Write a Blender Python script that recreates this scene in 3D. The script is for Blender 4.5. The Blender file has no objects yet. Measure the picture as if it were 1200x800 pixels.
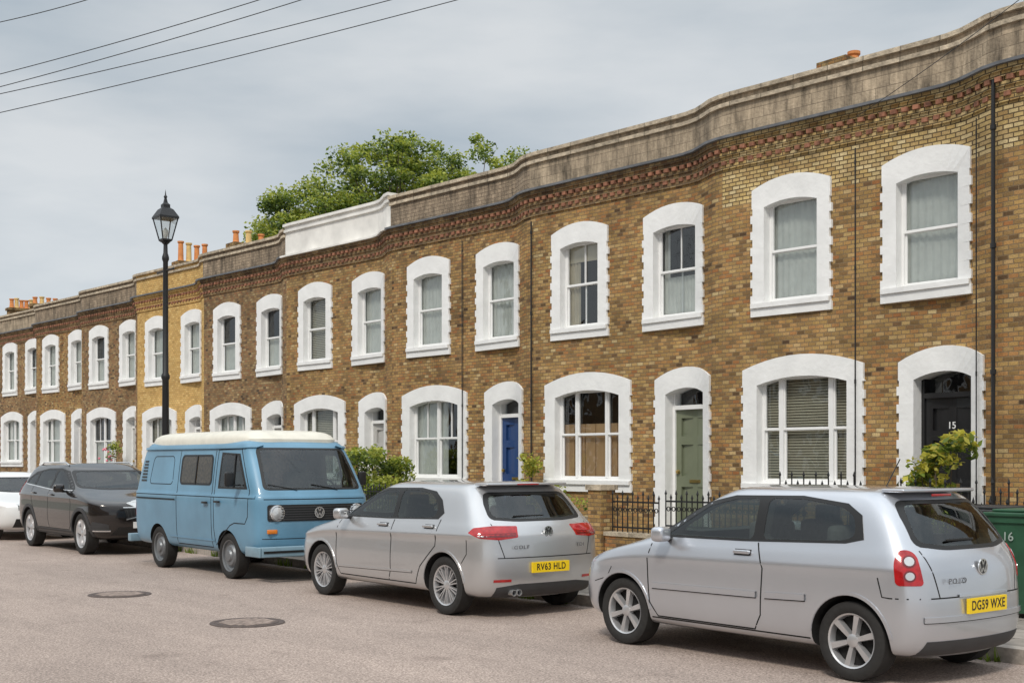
import bpy, bmesh, math, random
from mathutils import Vector, Matrix
from mathutils.bvhtree import BVHTree
from mathutils.geometry import delaunay_2d_cdt
from mathutils.interpolate import poly_3d_calc
random.seed(7)
scene = bpy.context.scene
scene.view_settings.view_transform = 'Standard'
scene.view_settings.look = 'None'
scene.view_settings.exposure = 0
COL = scene.collection

# ------------------------------------------------------------------ materials
def nt(mat):
    mat.use_nodes = True
    n = mat.node_tree
    return n, n.nodes, n.links

def wallvec(N, L, seed=0.0):
    geo = N.new('ShaderNodeNewGeometry')
    sep = N.new('ShaderNodeSeparateXYZ'); L.new(geo.outputs['Position'], sep.inputs[0])
    add = N.new('ShaderNodeMath'); add.operation = 'ADD'
    L.new(sep.outputs['X'], add.inputs[0]); L.new(sep.outputs['Y'], add.inputs[1])
    add2 = N.new('ShaderNodeMath'); add2.operation = 'ADD'; L.new(add.outputs[0], add2.inputs[0]); add2.inputs[1].default_value = 200 + seed
    comb = N.new('ShaderNodeCombineXYZ'); L.new(add2.outputs[0], comb.inputs['X']); L.new(sep.outputs['Z'], comb.inputs['Y'])
    return sep, comb
def brick_node(N, L, comb, w, h, ms, sm=.3):
    br = N.new('ShaderNodeTexBrick')
    br.inputs['Scale'].default_value = 1.0
    br.inputs['Brick Width'].default_value = w; br.inputs['Row Height'].default_value = h
    br.inputs['Mortar Size'].default_value = ms; br.inputs['Mortar Smooth'].default_value = sm
    br.inputs['Color1'].default_value = (0, 0, 0, 1); br.inputs['Color2'].default_value = (1, 1, 1, 1)
    br.inputs['Mortar'].default_value = (0.5, 0.5, 0.5, 1)
    L.new(comb.outputs[0], br.inputs['Vector'])
    return br

def pm(name, col, rough=0.6, metal=0.0, coat=0.0, var=0.12, nscale=6.0, bump=0.0, bscale=40.0, spec=0.5, stretch=None, joints=None):
    m = bpy.data.materials.new(name)
    t, N, L = nt(m)
    b = N['Principled BSDF']
    geo = N.new('ShaderNodeNewGeometry')
    no = N.new('ShaderNodeTexNoise'); no.inputs['Scale'].default_value = nscale; no.inputs['Detail'].default_value = 6
    if stretch:
        mp = N.new('ShaderNodeMapping'); mp.inputs['Scale'].default_value = stretch; L.new(geo.outputs['Position'], mp.inputs[0]); L.new(mp.outputs[0], no.inputs['Vector'])
        no.inputs['Detail'].default_value = 9; no.inputs['Roughness'].default_value = .7
    else:
        L.new(geo.outputs['Position'], no.inputs['Vector'])
    r = N.new('ShaderNodeValToRGB')
    c = Vector(col)
    lo = c * (1 - var); hi = c * (1 + var)
    r.color_ramp.elements[0].position = 0.3; r.color_ramp.elements[1].position = 0.7
    r.color_ramp.elements[0].color = (*lo, 1); r.color_ramp.elements[1].color = (*[min(1, x) for x in hi], 1)
    L.new(no.outputs['Fac'], r.inputs['Fac'])
    L.new(r.outputs['Color'], b.inputs['Base Color'])
    b.inputs['Roughness'].default_value = rough
    b.inputs['Metallic'].default_value = metal
    b.inputs['Coat Weight'].default_value = coat
    b.inputs['Coat Roughness'].default_value = 0.03
    b.inputs['Specular IOR Level'].default_value = spec
    nrm = None
    if bump > 0:
        n2 = N.new('ShaderNodeTexNoise'); n2.inputs['Scale'].default_value = bscale; n2.inputs['Detail'].default_value = 5
        L.new(geo.outputs['Position'], n2.inputs['Vector'])
        bp = N.new('ShaderNodeBump'); bp.inputs['Strength'].default_value = bump; bp.inputs['Distance'].default_value = 0.02
        L.new(n2.outputs['Fac'], bp.inputs['Height']); nrm = bp.outputs['Normal']
        L.new(nrm, b.inputs['Normal'])
    if joints:
        jw, jh, ms, dark = joints
        sep, comb = wallvec(N, L, .07)
        br = brick_node(N, L, comb, jw, jh, ms, .4)
        mr = N.new('ShaderNodeMapRange'); mr.inputs[3].default_value = .82; mr.inputs[4].default_value = 1.12; L.new(br.outputs['Color'], mr.inputs[0])
        v = N.new('ShaderNodeVectorMath'); v.operation = 'SCALE'; L.new(r.outputs['Color'], v.inputs[0])
        L.new(mr.outputs[0], v.inputs['Scale'])
        ml = N.new('ShaderNodeMath'); ml.operation = 'MULTIPLY'; ml.inputs[1].default_value = dark; L.new(br.outputs['Fac'], ml.inputs[0])
        L.new(mix_rgb(N, L, v.outputs[0], tuple(c * .35), ml.outputs[0]), b.inputs['Base Color'])
        bp = N.new('ShaderNodeBump'); bp.inputs['Strength'].default_value = .6; bp.inputs['Distance'].default_value = 0.008; bp.invert = True
        L.new(br.outputs['Fac'], bp.inputs['Height'])
        if nrm: L.new(nrm, bp.inputs['Normal'])
        L.new(bp.outputs['Normal'], b.inputs['Normal'])
    return m

def mix_rgb(N, L, a, b, fac, mode='MIX'):
    x = N.new('ShaderNodeMix'); x.data_type = 'RGBA'; x.blend_type = mode
    if isinstance(fac, (int, float)): x.inputs[0].default_value = fac
    else: L.new(fac, x.inputs[0])
    for s, k in ((a, 6), (b, 7)):
        if isinstance(s, tuple): x.inputs[k].default_value = (*s, 1)
        else: L.new(s, x.inputs[k])
    return x.outputs[2]

def brick_mat(name, stops, mortar, dirt=0.5, dz=(5.2, 6.6), msize=0.007, dirtcol=(0.05, 0.035, 0.025), seed=0.0, rough_n=1.0):
    m = bpy.data.materials.new(name)
    t, N, L = nt(m)
    b = N['Principled BSDF']; b.inputs['Roughness'].default_value = 0.9
    b.inputs['Specular IOR Level'].default_value = 0.2
    sep, comb = wallvec(N, L, seed)
    br = brick_node(N, L, comb, .14, .061, msize, .25)
    cr = N.new('ShaderNodeValToRGB'); ramp = cr.color_ramp
    ramp.interpolation = 'LINEAR'
    n = len(stops)
    ramp.elements[0].position = 0; ramp.elements[0].color = (*stops[0], 1)
    ramp.elements[1].position = 1; ramp.elements[1].color = (*stops[-1], 1)
    for i in range(1, n - 1):
        e = ramp.elements.new(i / (n - 1)); e.color = (*stops[i], 1)
    L.new(br.outputs['Color'], cr.inputs['Fac'])
    n1 = N.new('ShaderNodeTexNoise'); n1.inputs['Scale'].default_value = 0.8; n1.inputs['Detail'].default_value = 8; n1.inputs['Roughness'].default_value = 0.72
    L.new(comb.outputs[0], n1.inputs['Vector'])
    mr = N.new('ShaderNodeMapRange'); mr.inputs[1].default_value = 0.35; mr.inputs[2].default_value = 0.68; mr.inputs[3].default_value = 1 - .32 * rough_n; mr.inputs[4].default_value = 1.15
    L.new(n1.outputs['Fac'], mr.inputs[0])
    n3 = N.new('ShaderNodeTexNoise'); n3.inputs['Scale'].default_value = 55; n3.inputs['Detail'].default_value = 4; n3.inputs['Roughness'].default_value = .65
    L.new(comb.outputs[0], n3.inputs['Vector'])
    mr3 = N.new('ShaderNodeMapRange'); mr3.inputs[1].default_value = 0.32; mr3.inputs[2].default_value = 0.68; mr3.inputs[3].default_value = 0.72; mr3.inputs[4].default_value = 1.25
    L.new(n3.outputs['Fac'], mr3.inputs[0])
    mm = N.new('ShaderNodeMath'); mm.operation = 'MULTIPLY'; L.new(mr.outputs[0], mm.inputs[0]); L.new(mr3.outputs[0], mm.inputs[1])
    c1 = mix_rgb(N, L, cr.outputs['Color'], mortar, br.outputs['Fac'])
    vv = N.new('ShaderNodeVectorMath'); vv.operation = 'SCALE'; L.new(c1, vv.inputs[0]); L.new(mm.outputs[0], vv.inputs['Scale'])
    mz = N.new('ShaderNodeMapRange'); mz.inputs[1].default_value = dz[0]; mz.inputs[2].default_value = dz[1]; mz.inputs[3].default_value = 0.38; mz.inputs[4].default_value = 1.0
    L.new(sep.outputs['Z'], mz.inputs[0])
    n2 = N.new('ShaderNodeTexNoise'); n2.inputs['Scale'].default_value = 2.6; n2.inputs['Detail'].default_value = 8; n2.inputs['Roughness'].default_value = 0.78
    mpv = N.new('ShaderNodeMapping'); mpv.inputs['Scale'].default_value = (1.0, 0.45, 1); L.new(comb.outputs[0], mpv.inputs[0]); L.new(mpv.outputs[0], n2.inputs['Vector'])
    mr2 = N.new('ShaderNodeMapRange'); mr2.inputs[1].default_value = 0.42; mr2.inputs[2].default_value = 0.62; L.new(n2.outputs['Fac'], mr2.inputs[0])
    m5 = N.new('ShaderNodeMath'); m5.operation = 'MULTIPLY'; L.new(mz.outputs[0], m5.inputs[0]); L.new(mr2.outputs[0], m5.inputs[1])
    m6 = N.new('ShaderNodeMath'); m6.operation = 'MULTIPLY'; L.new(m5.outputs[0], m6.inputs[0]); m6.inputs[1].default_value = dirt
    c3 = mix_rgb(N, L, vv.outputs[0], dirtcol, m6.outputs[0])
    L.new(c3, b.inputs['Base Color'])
    bp = N.new('ShaderNodeBump'); bp.inputs['Strength'].default_value = 0.6; bp.inputs['Distance'].default_value = 0.009; bp.invert = True
    L.new(br.outputs['Fac'], bp.inputs['Height']); L.new(bp.outputs['Normal'], b.inputs['Normal'])
    return m

BROWN = [(0.10, 0.06, 0.035), (0.45, 0.28, 0.10), (0.38, 0.16, 0.06), (0.52, 0.34, 0.135), (0.25, 0.145, 0.065), (0.47, 0.30, 0.11), (0.54, 0.37, 0.16), (0.42, 0.20, 0.075), (0.44, 0.285, 0.11), (0.19, 0.11, 0.055), (0.50, 0.32, 0.12), (0.45, 0.24, 0.09), (0.64, 0.49, 0.25)]
DARK = [(0.09, 0.06, 0.04), (0.35, 0.22, 0.095), (0.28, 0.135, 0.06), (0.42, 0.275, 0.125), (0.17, 0.105, 0.06), (0.43, 0.29, 0.14), (0.32, 0.155, 0.07), (0.37, 0.24, 0.11), (0.50, 0.37, 0.19)]
YELL = [(0.46, 0.28, 0.09), (0.70, 0.45, 0.16), (0.60, 0.37, 0.12), (0.78, 0.54, 0.21), (0.55, 0.33, 0.11), (0.72, 0.48, 0.18)]
PALE = [(0.42, 0.27, 0.11), (0.66, 0.49, 0.22), (0.55, 0.38, 0.15), (0.76, 0.61, 0.34), (0.46, 0.30, 0.12), (0.68, 0.53, 0.27)]
CORN = [(0.18, 0.11, 0.065), (0.42, 0.28, 0.13), (0.28, 0.15, 0.075), (0.48, 0.34, 0.17), (0.24, 0.15, 0.08), (0.44, 0.31, 0.15)]
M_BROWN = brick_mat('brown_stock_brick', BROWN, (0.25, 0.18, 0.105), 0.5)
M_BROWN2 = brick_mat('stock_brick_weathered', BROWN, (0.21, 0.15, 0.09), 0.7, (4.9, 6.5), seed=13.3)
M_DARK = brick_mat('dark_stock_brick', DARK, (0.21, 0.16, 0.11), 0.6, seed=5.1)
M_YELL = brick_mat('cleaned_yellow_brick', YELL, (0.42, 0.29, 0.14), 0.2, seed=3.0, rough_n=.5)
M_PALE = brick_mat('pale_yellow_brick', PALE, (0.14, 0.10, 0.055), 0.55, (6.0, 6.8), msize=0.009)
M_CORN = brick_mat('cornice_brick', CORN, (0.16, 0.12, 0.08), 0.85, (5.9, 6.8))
M_DENT = pm('red_dentil_brick', (0.25, 0.11, 0.065), 0.9, var=0.6, nscale=9)
M_RENDER = pm('weathered_render', (0.34, 0.27, 0.19), 0.95, var=0.7, nscale=2.8, bump=0.7, bscale=22, stretch=(2.4, 2.4, .5), joints=(.45, .16, .006, .5))
M_RENDER2 = pm('grimy_parapet_render', (0.26, 0.20, 0.14), 0.95, var=0.75, nscale=3.0, bump=0.9, bscale=26, stretch=(2.2, 2.2, .5), joints=(.21, .075, .008, .55))
M_COPE = pm('coping_stone', (0.46, 0.385, 0.285), 0.9, var=0.55, nscale=5, bump=0.6, stretch=(1.5, 1.5, 2), joints=(.62, .5, .012, .8))
M_LEAD = pm('lead_flashing', (0.13, 0.135, 0.145), 0.55, var=0.3, nscale=5)
M_WHITE = pm('white_masonry_paint', (0.82, 0.82, 0.81), 0.55, var=0.06, nscale=3, bump=0.35, bscale=12)
M_WHITE2 = pm('white_parapet_paint', (0.76, 0.74, 0.70), 0.7, var=0.16, nscale=2)
M_FRAME = pm('white_gloss_frame', (0.82, 0.82, 0.81), 0.35, var=0.03)
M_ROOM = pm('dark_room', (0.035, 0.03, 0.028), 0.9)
M_NET = pm('net_curtain', (0.78, 0.77, 0.73), 0.9, var=0.08)
M_CURT = pm('cream_curtain', (0.66, 0.57, 0.44), 0.9, var=0.1)
M_TAN = pm('tan_shutter', (0.70, 0.44, 0.24), 0.8, var=0.08)
M_BLIND = pm('venetian_blind', (0.62, 0.56, 0.44), 0.6, var=0.05)
M_SLATE = pm('slate_roof', (0.10, 0.10, 0.11), 0.7, var=0.3)
M_POT = pm('terracotta', (0.66, 0.25, 0.08), 0.8, var=0.2); M_POT2 = pm('buff_clay', (0.72, 0.50, 0.20), 0.8, var=0.2)
M_BLACK = pm('black_gloss_paint', (0.014, 0.014, 0.015), 0.3, var=0.1)
M_IRON = pm('black_iron', (0.015, 0.015, 0.016), 0.45, var=0.2)
M_BRASS = pm('brass', (0.6, 0.42, 0.15), 0.3, 1.0)
M_STEP = pm('stone_step', (0.36, 0.33, 0.29), 0.85, var=0.2, bump=0.3)

def glass_mat(name, tint=(0.82, 0.86, 0.85), refl=0.22, wob=.12, mul=.5):
    m = bpy.data.materials.new(name); t, N, L = nt(m)
    for x in list(N):
        if x.type != 'OUTPUT_MATERIAL': N.remove(x)
    out = [x for x in N if x.type == 'OUTPUT_MATERIAL'][0]
    tr = N.new('ShaderNodeBsdfTransparent'); tr.inputs[0].default_value = (*tint, 1)
    gl = N.new('ShaderNodeBsdfGlossy'); gl.inputs['Roughness'].default_value = 0.02; gl.inputs['Color'].default_value = (0.9, 0.93, 0.95, 1)
    lw = N.new('ShaderNodeLayerWeight'); lw.inputs[0].default_value = 0.35
    geo = N.new('ShaderNodeNewGeometry')
    if wob > 0:
        no = N.new('ShaderNodeTexNoise'); no.inputs['Scale'].default_value = 2.2; L.new(geo.outputs['Position'], no.inputs['Vector'])
        bp = N.new('ShaderNodeBump'); bp.inputs['Strength'].default_value = wob; bp.inputs['Distance'].default_value = 0.05
        L.new(no.outputs['Fac'], bp.inputs['Height']); L.new(bp.outputs['Normal'], gl.inputs['Normal'])
    ma = N.new('ShaderNodeMath'); ma.operation = 'MULTIPLY_ADD'; ma.inputs[1].default_value = mul; ma.inputs[2].default_value = refl * 0.35
    L.new(lw.outputs['Fresnel'], ma.inputs[0])
    mx = N.new('ShaderNodeMixShader'); L.new(ma.outputs[0], mx.inputs[0]); L.new(tr.outputs[0], mx.inputs[1]); L.new(gl.outputs[0], mx.inputs[2])
    L.new(mx.outputs[0], out.inputs[0])
    return m
M_GLASS = glass_mat('window_glass')
M_CGL = glass_mat('tinted_car_glass', (.60, .68, .64), .16, 0, .6)

# ------------------------------------------------------------------ builders
class B:
    def __init__(s): s.v = []; s.f = []; s.m = []
    def face(s, pts, mi=0):
        i = len(s.v); s.v += [tuple(p) for p in pts]; s.f.append(tuple(range(i, i + len(pts)))); s.m.append(mi)
    def box(s, x0, x1, y0, y1, z0, z1, mi=0):
        i = len(s.v)
        s.v += [(x0, y0, z0), (x1, y0, z0), (x1, y1, z0), (x0, y1, z0), (x0, y0, z1), (x1, y0, z1), (x1, y1, z1), (x0, y1, z1)]
        for q in ((0, 3, 2, 1), (4, 5, 6, 7), (0, 1, 5, 4), (1, 2, 6, 5), (2, 3, 7, 6), (3, 0, 4, 7)):
            s.f.append(tuple(i + k for k in q)); s.m.append(mi)
    def prism(s, poly, y0, y1, mi=0):
        n = len(poly); i = len(s.v)
        s.v += [(p[0], y0, p[1]) for p in poly] + [(p[0], y1, p[1]) for p in poly]
        s.f.append(tuple(range(i, i + n))); s.m.append(mi)
        s.f.append(tuple(range(i + 2 * n - 1, i + n - 1, -1))); s.m.append(mi)
        for k in range(n):
            a = i + k; b = i + (k + 1) % n
            s.f.append((a, a + n, b + n, b)); s.m.append(mi)
    def lathe(s, prof, n=24, c=(0, 0, 0), axis='z', mi=0, a0=0.0, cap=True):
        i = len(s.v)
        for (r, h) in prof:
            for k in range(n):
                a = a0 + 2 * math.pi * k / n; u = r * math.cos(a); w = r * math.sin(a)
                if axis == 'z': p = (c[0] + u, c[1] + w, c[2] + h)
                elif axis == 'y': p = (c[0] + u, c[1] + h, c[2] + w)
                else: p = (c[0] + h, c[1] + u, c[2] + w)
                s.v.append(p)
        for j in range(len(prof) - 1):
            for k in range(n):
                k2 = (k + 1) % n
                s.f.append((i + j * n + k, i + j * n + k2, i + (j + 1) * n + k2, i + (j + 1) * n + k)); s.m.append(mi)
        if cap:
            for j, rev in ((0, True), (len(prof) - 1, False)):
                if prof[j][0] > 1e-4:
                    q = [i + j * n + k for k in range(n)]
                    s.f.append(tuple(reversed(q)) if rev else tuple(q)); s.m.append(mi)
    def tube(s, pts, r, n=6, mi=0, r1=None):
        pts = [Vector(p) for p in pts]; i = len(s.v); K = len(pts)
        for j, p in enumerate(pts):
            d = (pts[min(j + 1, K - 1)] - pts[max(j - 1, 0)]).normalized()
            a = d.cross(Vector((0, 0, 1)))
            if a.length < 1e-3: a = d.cross(Vector((1, 0, 0)))
            a.normalize(); b = d.cross(a)
            rr = r if r1 is None else r + (r1 - r) * j / (K - 1)
            for k in range(n):
                t = 2 * math.pi * k / n
                s.v.append(tuple(p + a * rr * math.cos(t) + b * rr * math.sin(t)))
        for j in range(K - 1):
            for k in range(n):
                k2 = (k + 1) % n
                s.f.append((i + j * n + k, i + j * n + k2, i + (j + 1) * n + k2, i + (j + 1) * n + k)); s.m.append(mi)
        s.f.append(tuple(i + k for k in reversed(range(n)))); s.m.append(mi)
        s.f.append(tuple(i + (K - 1) * n + k for k in range(n))); s.m.append(mi)
    def obj(s, name, mats, parent=None, origin=None, deform=None, smooth=False, bevel=0, fix=False):
        if not isinstance(mats, (list, tuple)): mats = [mats]
        v = s.v
        if deform: v = [deform(p) for p in v]
        if origin: v = [(p[0] - origin[0], p[1] - origin[1], p[2] - origin[2]) for p in v]
        me = bpy.data.meshes.new(name); me.from_pydata(v, [], s.f)
        for mt in mats: me.materials.append(mt)
        me.polygons.foreach_set('material_index', s.m)
        if bevel > 0 or fix:
            bm = bmesh.new(); bm.from_mesh(me)
            if bevel > 0:
                bmesh.ops.bevel(bm, geom=[e for e in bm.edges], offset=bevel, segments=3, affect='EDGES', profile=0.5)
            if fix: bmesh.ops.recalc_face_normals(bm, faces=bm.faces)
            bm.to_mesh(me); bm.free()
        if smooth:
            for p in me.polygons: p.use_smooth = True
            me.set_sharp_from_angle(angle=math.radians(38))
        me.update()
        o = bpy.data.objects.new(name, me); COL.objects.link(o)
        if parent: o.parent = parent
        return o

def empty(name, loc, label, cat, group=None, rz=0):
    o = bpy.data.objects.new(name, None); COL.objects.link(o)
    o.location = loc; o.rotation_euler = (0, 0, rz); o.empty_display_size = 0.3
    o['label'] = label; o['category'] = cat
    if group: o['group'] = group
    return o
def tag(o, label, cat, group=None):
    o['label'] = label; o['category'] = cat
    if group: o['group'] = group
    return o

def text_mesh(name, body, size, mat, cols, loc, parent, extrude=0.002, bold=0.0, sx=1.0, align='CENTER', space=1.0):
    cu = bpy.data.curves.new(name, 'FONT'); cu.body = body; cu.size = size; cu.extrude = extrude; cu.offset = bold
    cu.align_x = align; cu.align_y = 'CENTER'; cu.space_character = space
    to = bpy.data.objects.new('tmp', cu); COL.objects.link(to)
    dg = bpy.context.evaluated_depsgraph_get()
    me = bpy.data.meshes.new_from_object(to.evaluated_get(dg))
    bpy.data.objects.remove(to)
    R = Matrix((cols[0], cols[1], cols[2])).transposed()
    for v in me.vertices:
        p = Vector((v.co.x * sx, v.co.y, v.co.z)); v.co = R @ p + Vector(loc)
    me.materials.clear(); me.materials.append(mat)
    o = bpy.data.objects.new(name, me); COL.objects.link(o); o.parent = parent
    return o
REARC = ((0, 1, 0), (0, 0, 1), (1, 0, 0))
FRONTC = ((0, -1, 0), (0, 0, 1), (-1, 0, 0))
FACC = ((1, 0, 0), (0, 0, 1), (0, -1, 0))

# ------------------------------------------------------------------ facade line
YF = 14.92; B0 = -8.32; PW = 4.70
KN = [(0, .30), (.22, .27), (.65, .05), (.9, .0), (1.2, .02), (4.0, .25), (4.45, .295), (4.7, .30)]
def lin(kn, x):
    if x <= kn[0][0]: return kn[0][1]
    for (a, b), (c, d) in zip(kn, kn[1:]):
        if x <= c: return b + (d - b) * (x - a) / (c - a)
    return kn[-1][1]
def off(X):
    r = 0
    for k in (-.16, -.08, 0, .08, .16):
        r += lin(KN, (B0 - (X + k)) % PW)
    return r / 5
def dfm(p): return (p[0], p[1] - off(p[0]), p[2])
ZTOP = 7.36

def surround(bd, xc, z0, zi_s, zi_c, zo_s, zo_c, wi, wo, yf=-0.04, yb=0.17, mi=0, teeth=True):
    hi = wi / 2; ho = wo / 2
    z = z0; k = 0
    while z < zi_s - 1e-6:
        z1 = min(z + 0.122, zi_s)
        t = (0.022 if k % 2 == 0 else -0.015) if teeth else 0
        bd.box(xc - ho - t, xc - hi, YF + yf, YF + yb, z, z1, mi)
        bd.box(xc + hi, xc + ho + t, YF + yf, YF + yb, z, z1, mi)
        z = z1; k += 1
    n = 10
    def zi(t): return zi_s + (zi_c - zi_s) * (1 - t * t)
    def zo(t): return zo_s + (zo_c - zo_s) * (1 - t * t)
    for j in range(n):
        t0 = -1 + 2 * j / n; t1 = -1 + 2 * (j + 1) / n
        bd.prism([(xc + t0 * hi, zi(t0)), (xc + t1 * hi, zi(t1)), (xc + t1 * ho, zo(t1)), (xc + t0 * ho, zo(t0))], YF + yf, YF + yb, mi)
    bd.prism([(xc + hi, zi_s), (xc + ho, zi_s), (xc + ho, zo_s)], YF + yf, YF + yb, mi)
    bd.prism([(xc - ho, zi_s), (xc - hi, zi_s), (xc - ho, zo_s)], YF + yf, YF + yb, mi)

def bars(bd, x0, x1, z0, z1, w, y0, y1):
    bd.box(x0, x0 + w, y0, y1, z0, z1); bd.box(x1 - w, x1, y0, y1, z0, z1)
    bd.box(x0 + w, x1 - w, y0, y1, z0, z0 + w); bd.box(x0 + w, x1 - w, y0, y1, z1 - w, z1)

def curtain_surf(bd, x0, x1, z0, z1, y, amp=0.02, wl=0.09):
    n = max(4, int((x1 - x0) / 0.015)); pts = []
    for i in range(n + 1):
        x = x0 + (x1 - x0) * i / n
        pts.append((x, y + amp * math.sin(2 * math.pi * x / wl) + 0.5 * amp * math.sin(9.1 * x)))
    for a, b in zip(pts, pts[1:]):
        bd.face([(a[0], a[1], z0), (b[0], b[1], z0), (b[0], b[1], z1), (a[0], a[1], z1)])

def window(root, org, dz, xc, kind, cur, big):
    w = B()
    if big: z0, zis, zic, zos, zoc, wi, wo = 1.34 + dz, 2.82 + dz, 2.93 + dz, 3.06 + dz, 3.25 + dz, 1.54, 2.06
    else: z0, zis, zic, zos, zoc, wi, wo = 4.06 + dz, 5.50 + dz, 5.57 + dz, 5.78 + dz, 5.93 + dz, 0.92, 1.36
    low = z0 - 0.20
    surround(w, xc, z0, zis, zic, zos, zoc, wi, wo)
    w.box(xc - wo / 2 - 0.02, xc + wo / 2 + 0.02, YF - 0.04, YF + 0.17, low, z0 - 0.07)
    wo_ = w.obj('window', M_WHITE, root, org, dfm)
    s = B(); s.box(xc - wo / 2 - 0.0, xc + wo / 2 + 0.0, YF - 0.075, YF + 0.2, z0 - 0.07, z0)
    s.obj('sill', M_WHITE, wo_, org, dfm)
    f = B(); x0 = xc - wi / 2; x1 = xc + wi / 2; y0 = YF + 0.10; y1 = YF + 0.165; zt = zic + 0.03
    g = B()
    bars(f, x0 - .01, x1 + .01, z0, zt, 0.045, y0, y1)
    zm = (z0 + zic) / 2 + 0.02
    cols = [(x0 + .035, x1 - .035)]
    if big and kind == 'tri':
        a = 0.20 * wi; cols = [(x0 + .035, x0 + a), (x0 + a + .07, x1 - a - .07), (x1 - a, x1 - .035)]
    elif big and kind == 'triple':
        a = 0.25 * wi; cols = [(x0 + .035, x0 + a), (x0 + a + .05, x1 - a - .05), (x1 - a, x1 - .035)]
    elif big and kind == 'two':
        cols = [(x0 + .035, xc - .03), (xc + .03, x1 - .035)]
    for (a, b), (c, d) in zip(cols, cols[1:]):
        f.box(b, c, y0 - 0.01, y1, z0 + .045, zt - .045)
    for a, b in cols:
        bars(f, a, b, z0 + .045, zm, 0.026, y0 + .03, y1 - .01)
        bars(f, a, b, zm, zt - .045, 0.022, y0 + .005, y1 - .03)
        f.box(a, b, y0 - .0, y0 + .045, zm - 0.016, zm + 0.012)
        if kind in ('bar', 'two') and (not big or kind == 'two'):
            xm = (a + b) / 2
            f.box(xm - .009, xm + .009, y0 + .02, y0 + .05, zm, zt - .045)
            if kind == 'bar': f.box(xm - .009, xm + .009, y0 + .045, y0 + .07, z0 + .045, zm)
        g.face([(a, YF + .15, z0 + .045), (b, YF + .15, z0 + .045), (b, YF + .15, zt - .045), (a, YF + .15, zt - .045)])
    f.obj('frame', M_FRAME, wo_, org, dfm)
    g.obj('pane', M_GLASS, wo_, org, dfm)
    c = B(); yc = YF + 0.20; mat = M_NET
    if cur == 'net': curtain_surf(c, x0, x1, z0, zt, yc, 0.008, 0.11)
    elif cur == 'nethalf':
        curtain_surf(c, x0, x1, z0, zm - .02, yc, 0.01, 0.07)
    elif cur == 'low':
        curtain_surf(c, x0, x1, z0, z0 + (zt - z0) * .45, yc, 0.012, 0.08); curtain_surf(c, x0, x0 + .12 * wi, z0, zt, yc + .05, .012, .07)
    elif cur == 'cream': curtain_surf(c, x0, x0 + wi * .3, z0, zt, yc, 0.02, 0.08); curtain_surf(c, x1 - wi * .25, x1, z0, zt, yc, 0.02, 0.08); c.face([(x0, yc - .03, zt - .35), (x1, yc - .03, zt - .35), (x1, yc - .03, zt), (x0, yc - .03, zt)]); mat = M_CURT
    elif cur == 'folds': curtain_surf(c, x0, x0 + wi * .62, z0, zt, yc, 0.022, 0.13); curtain_surf(c, x1 - wi * .2, x1, z0, zt, yc, 0.022, 0.11)
    elif cur == 'tan':
        for i in range(6):
            a = x0 + wi * i / 6; c.box(a + .01, a + wi / 6 - .01, yc, yc + .02, z0, z0 + (zt - z0) * .62)
        mat = M_TAN
    elif cur == 'blind':
        z = z0 + .02
        while z < zt - .03:
            c.face([(x0, yc, z), (x1, yc, z), (x1, yc + .015, z + .032), (x0, yc + .015, z + .032)]); z += 0.042
        mat = M_BLIND
    if c.v: c.obj('curtain' if cur != 'blind' else 'blind', mat, wo_, org, dfm)

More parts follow.
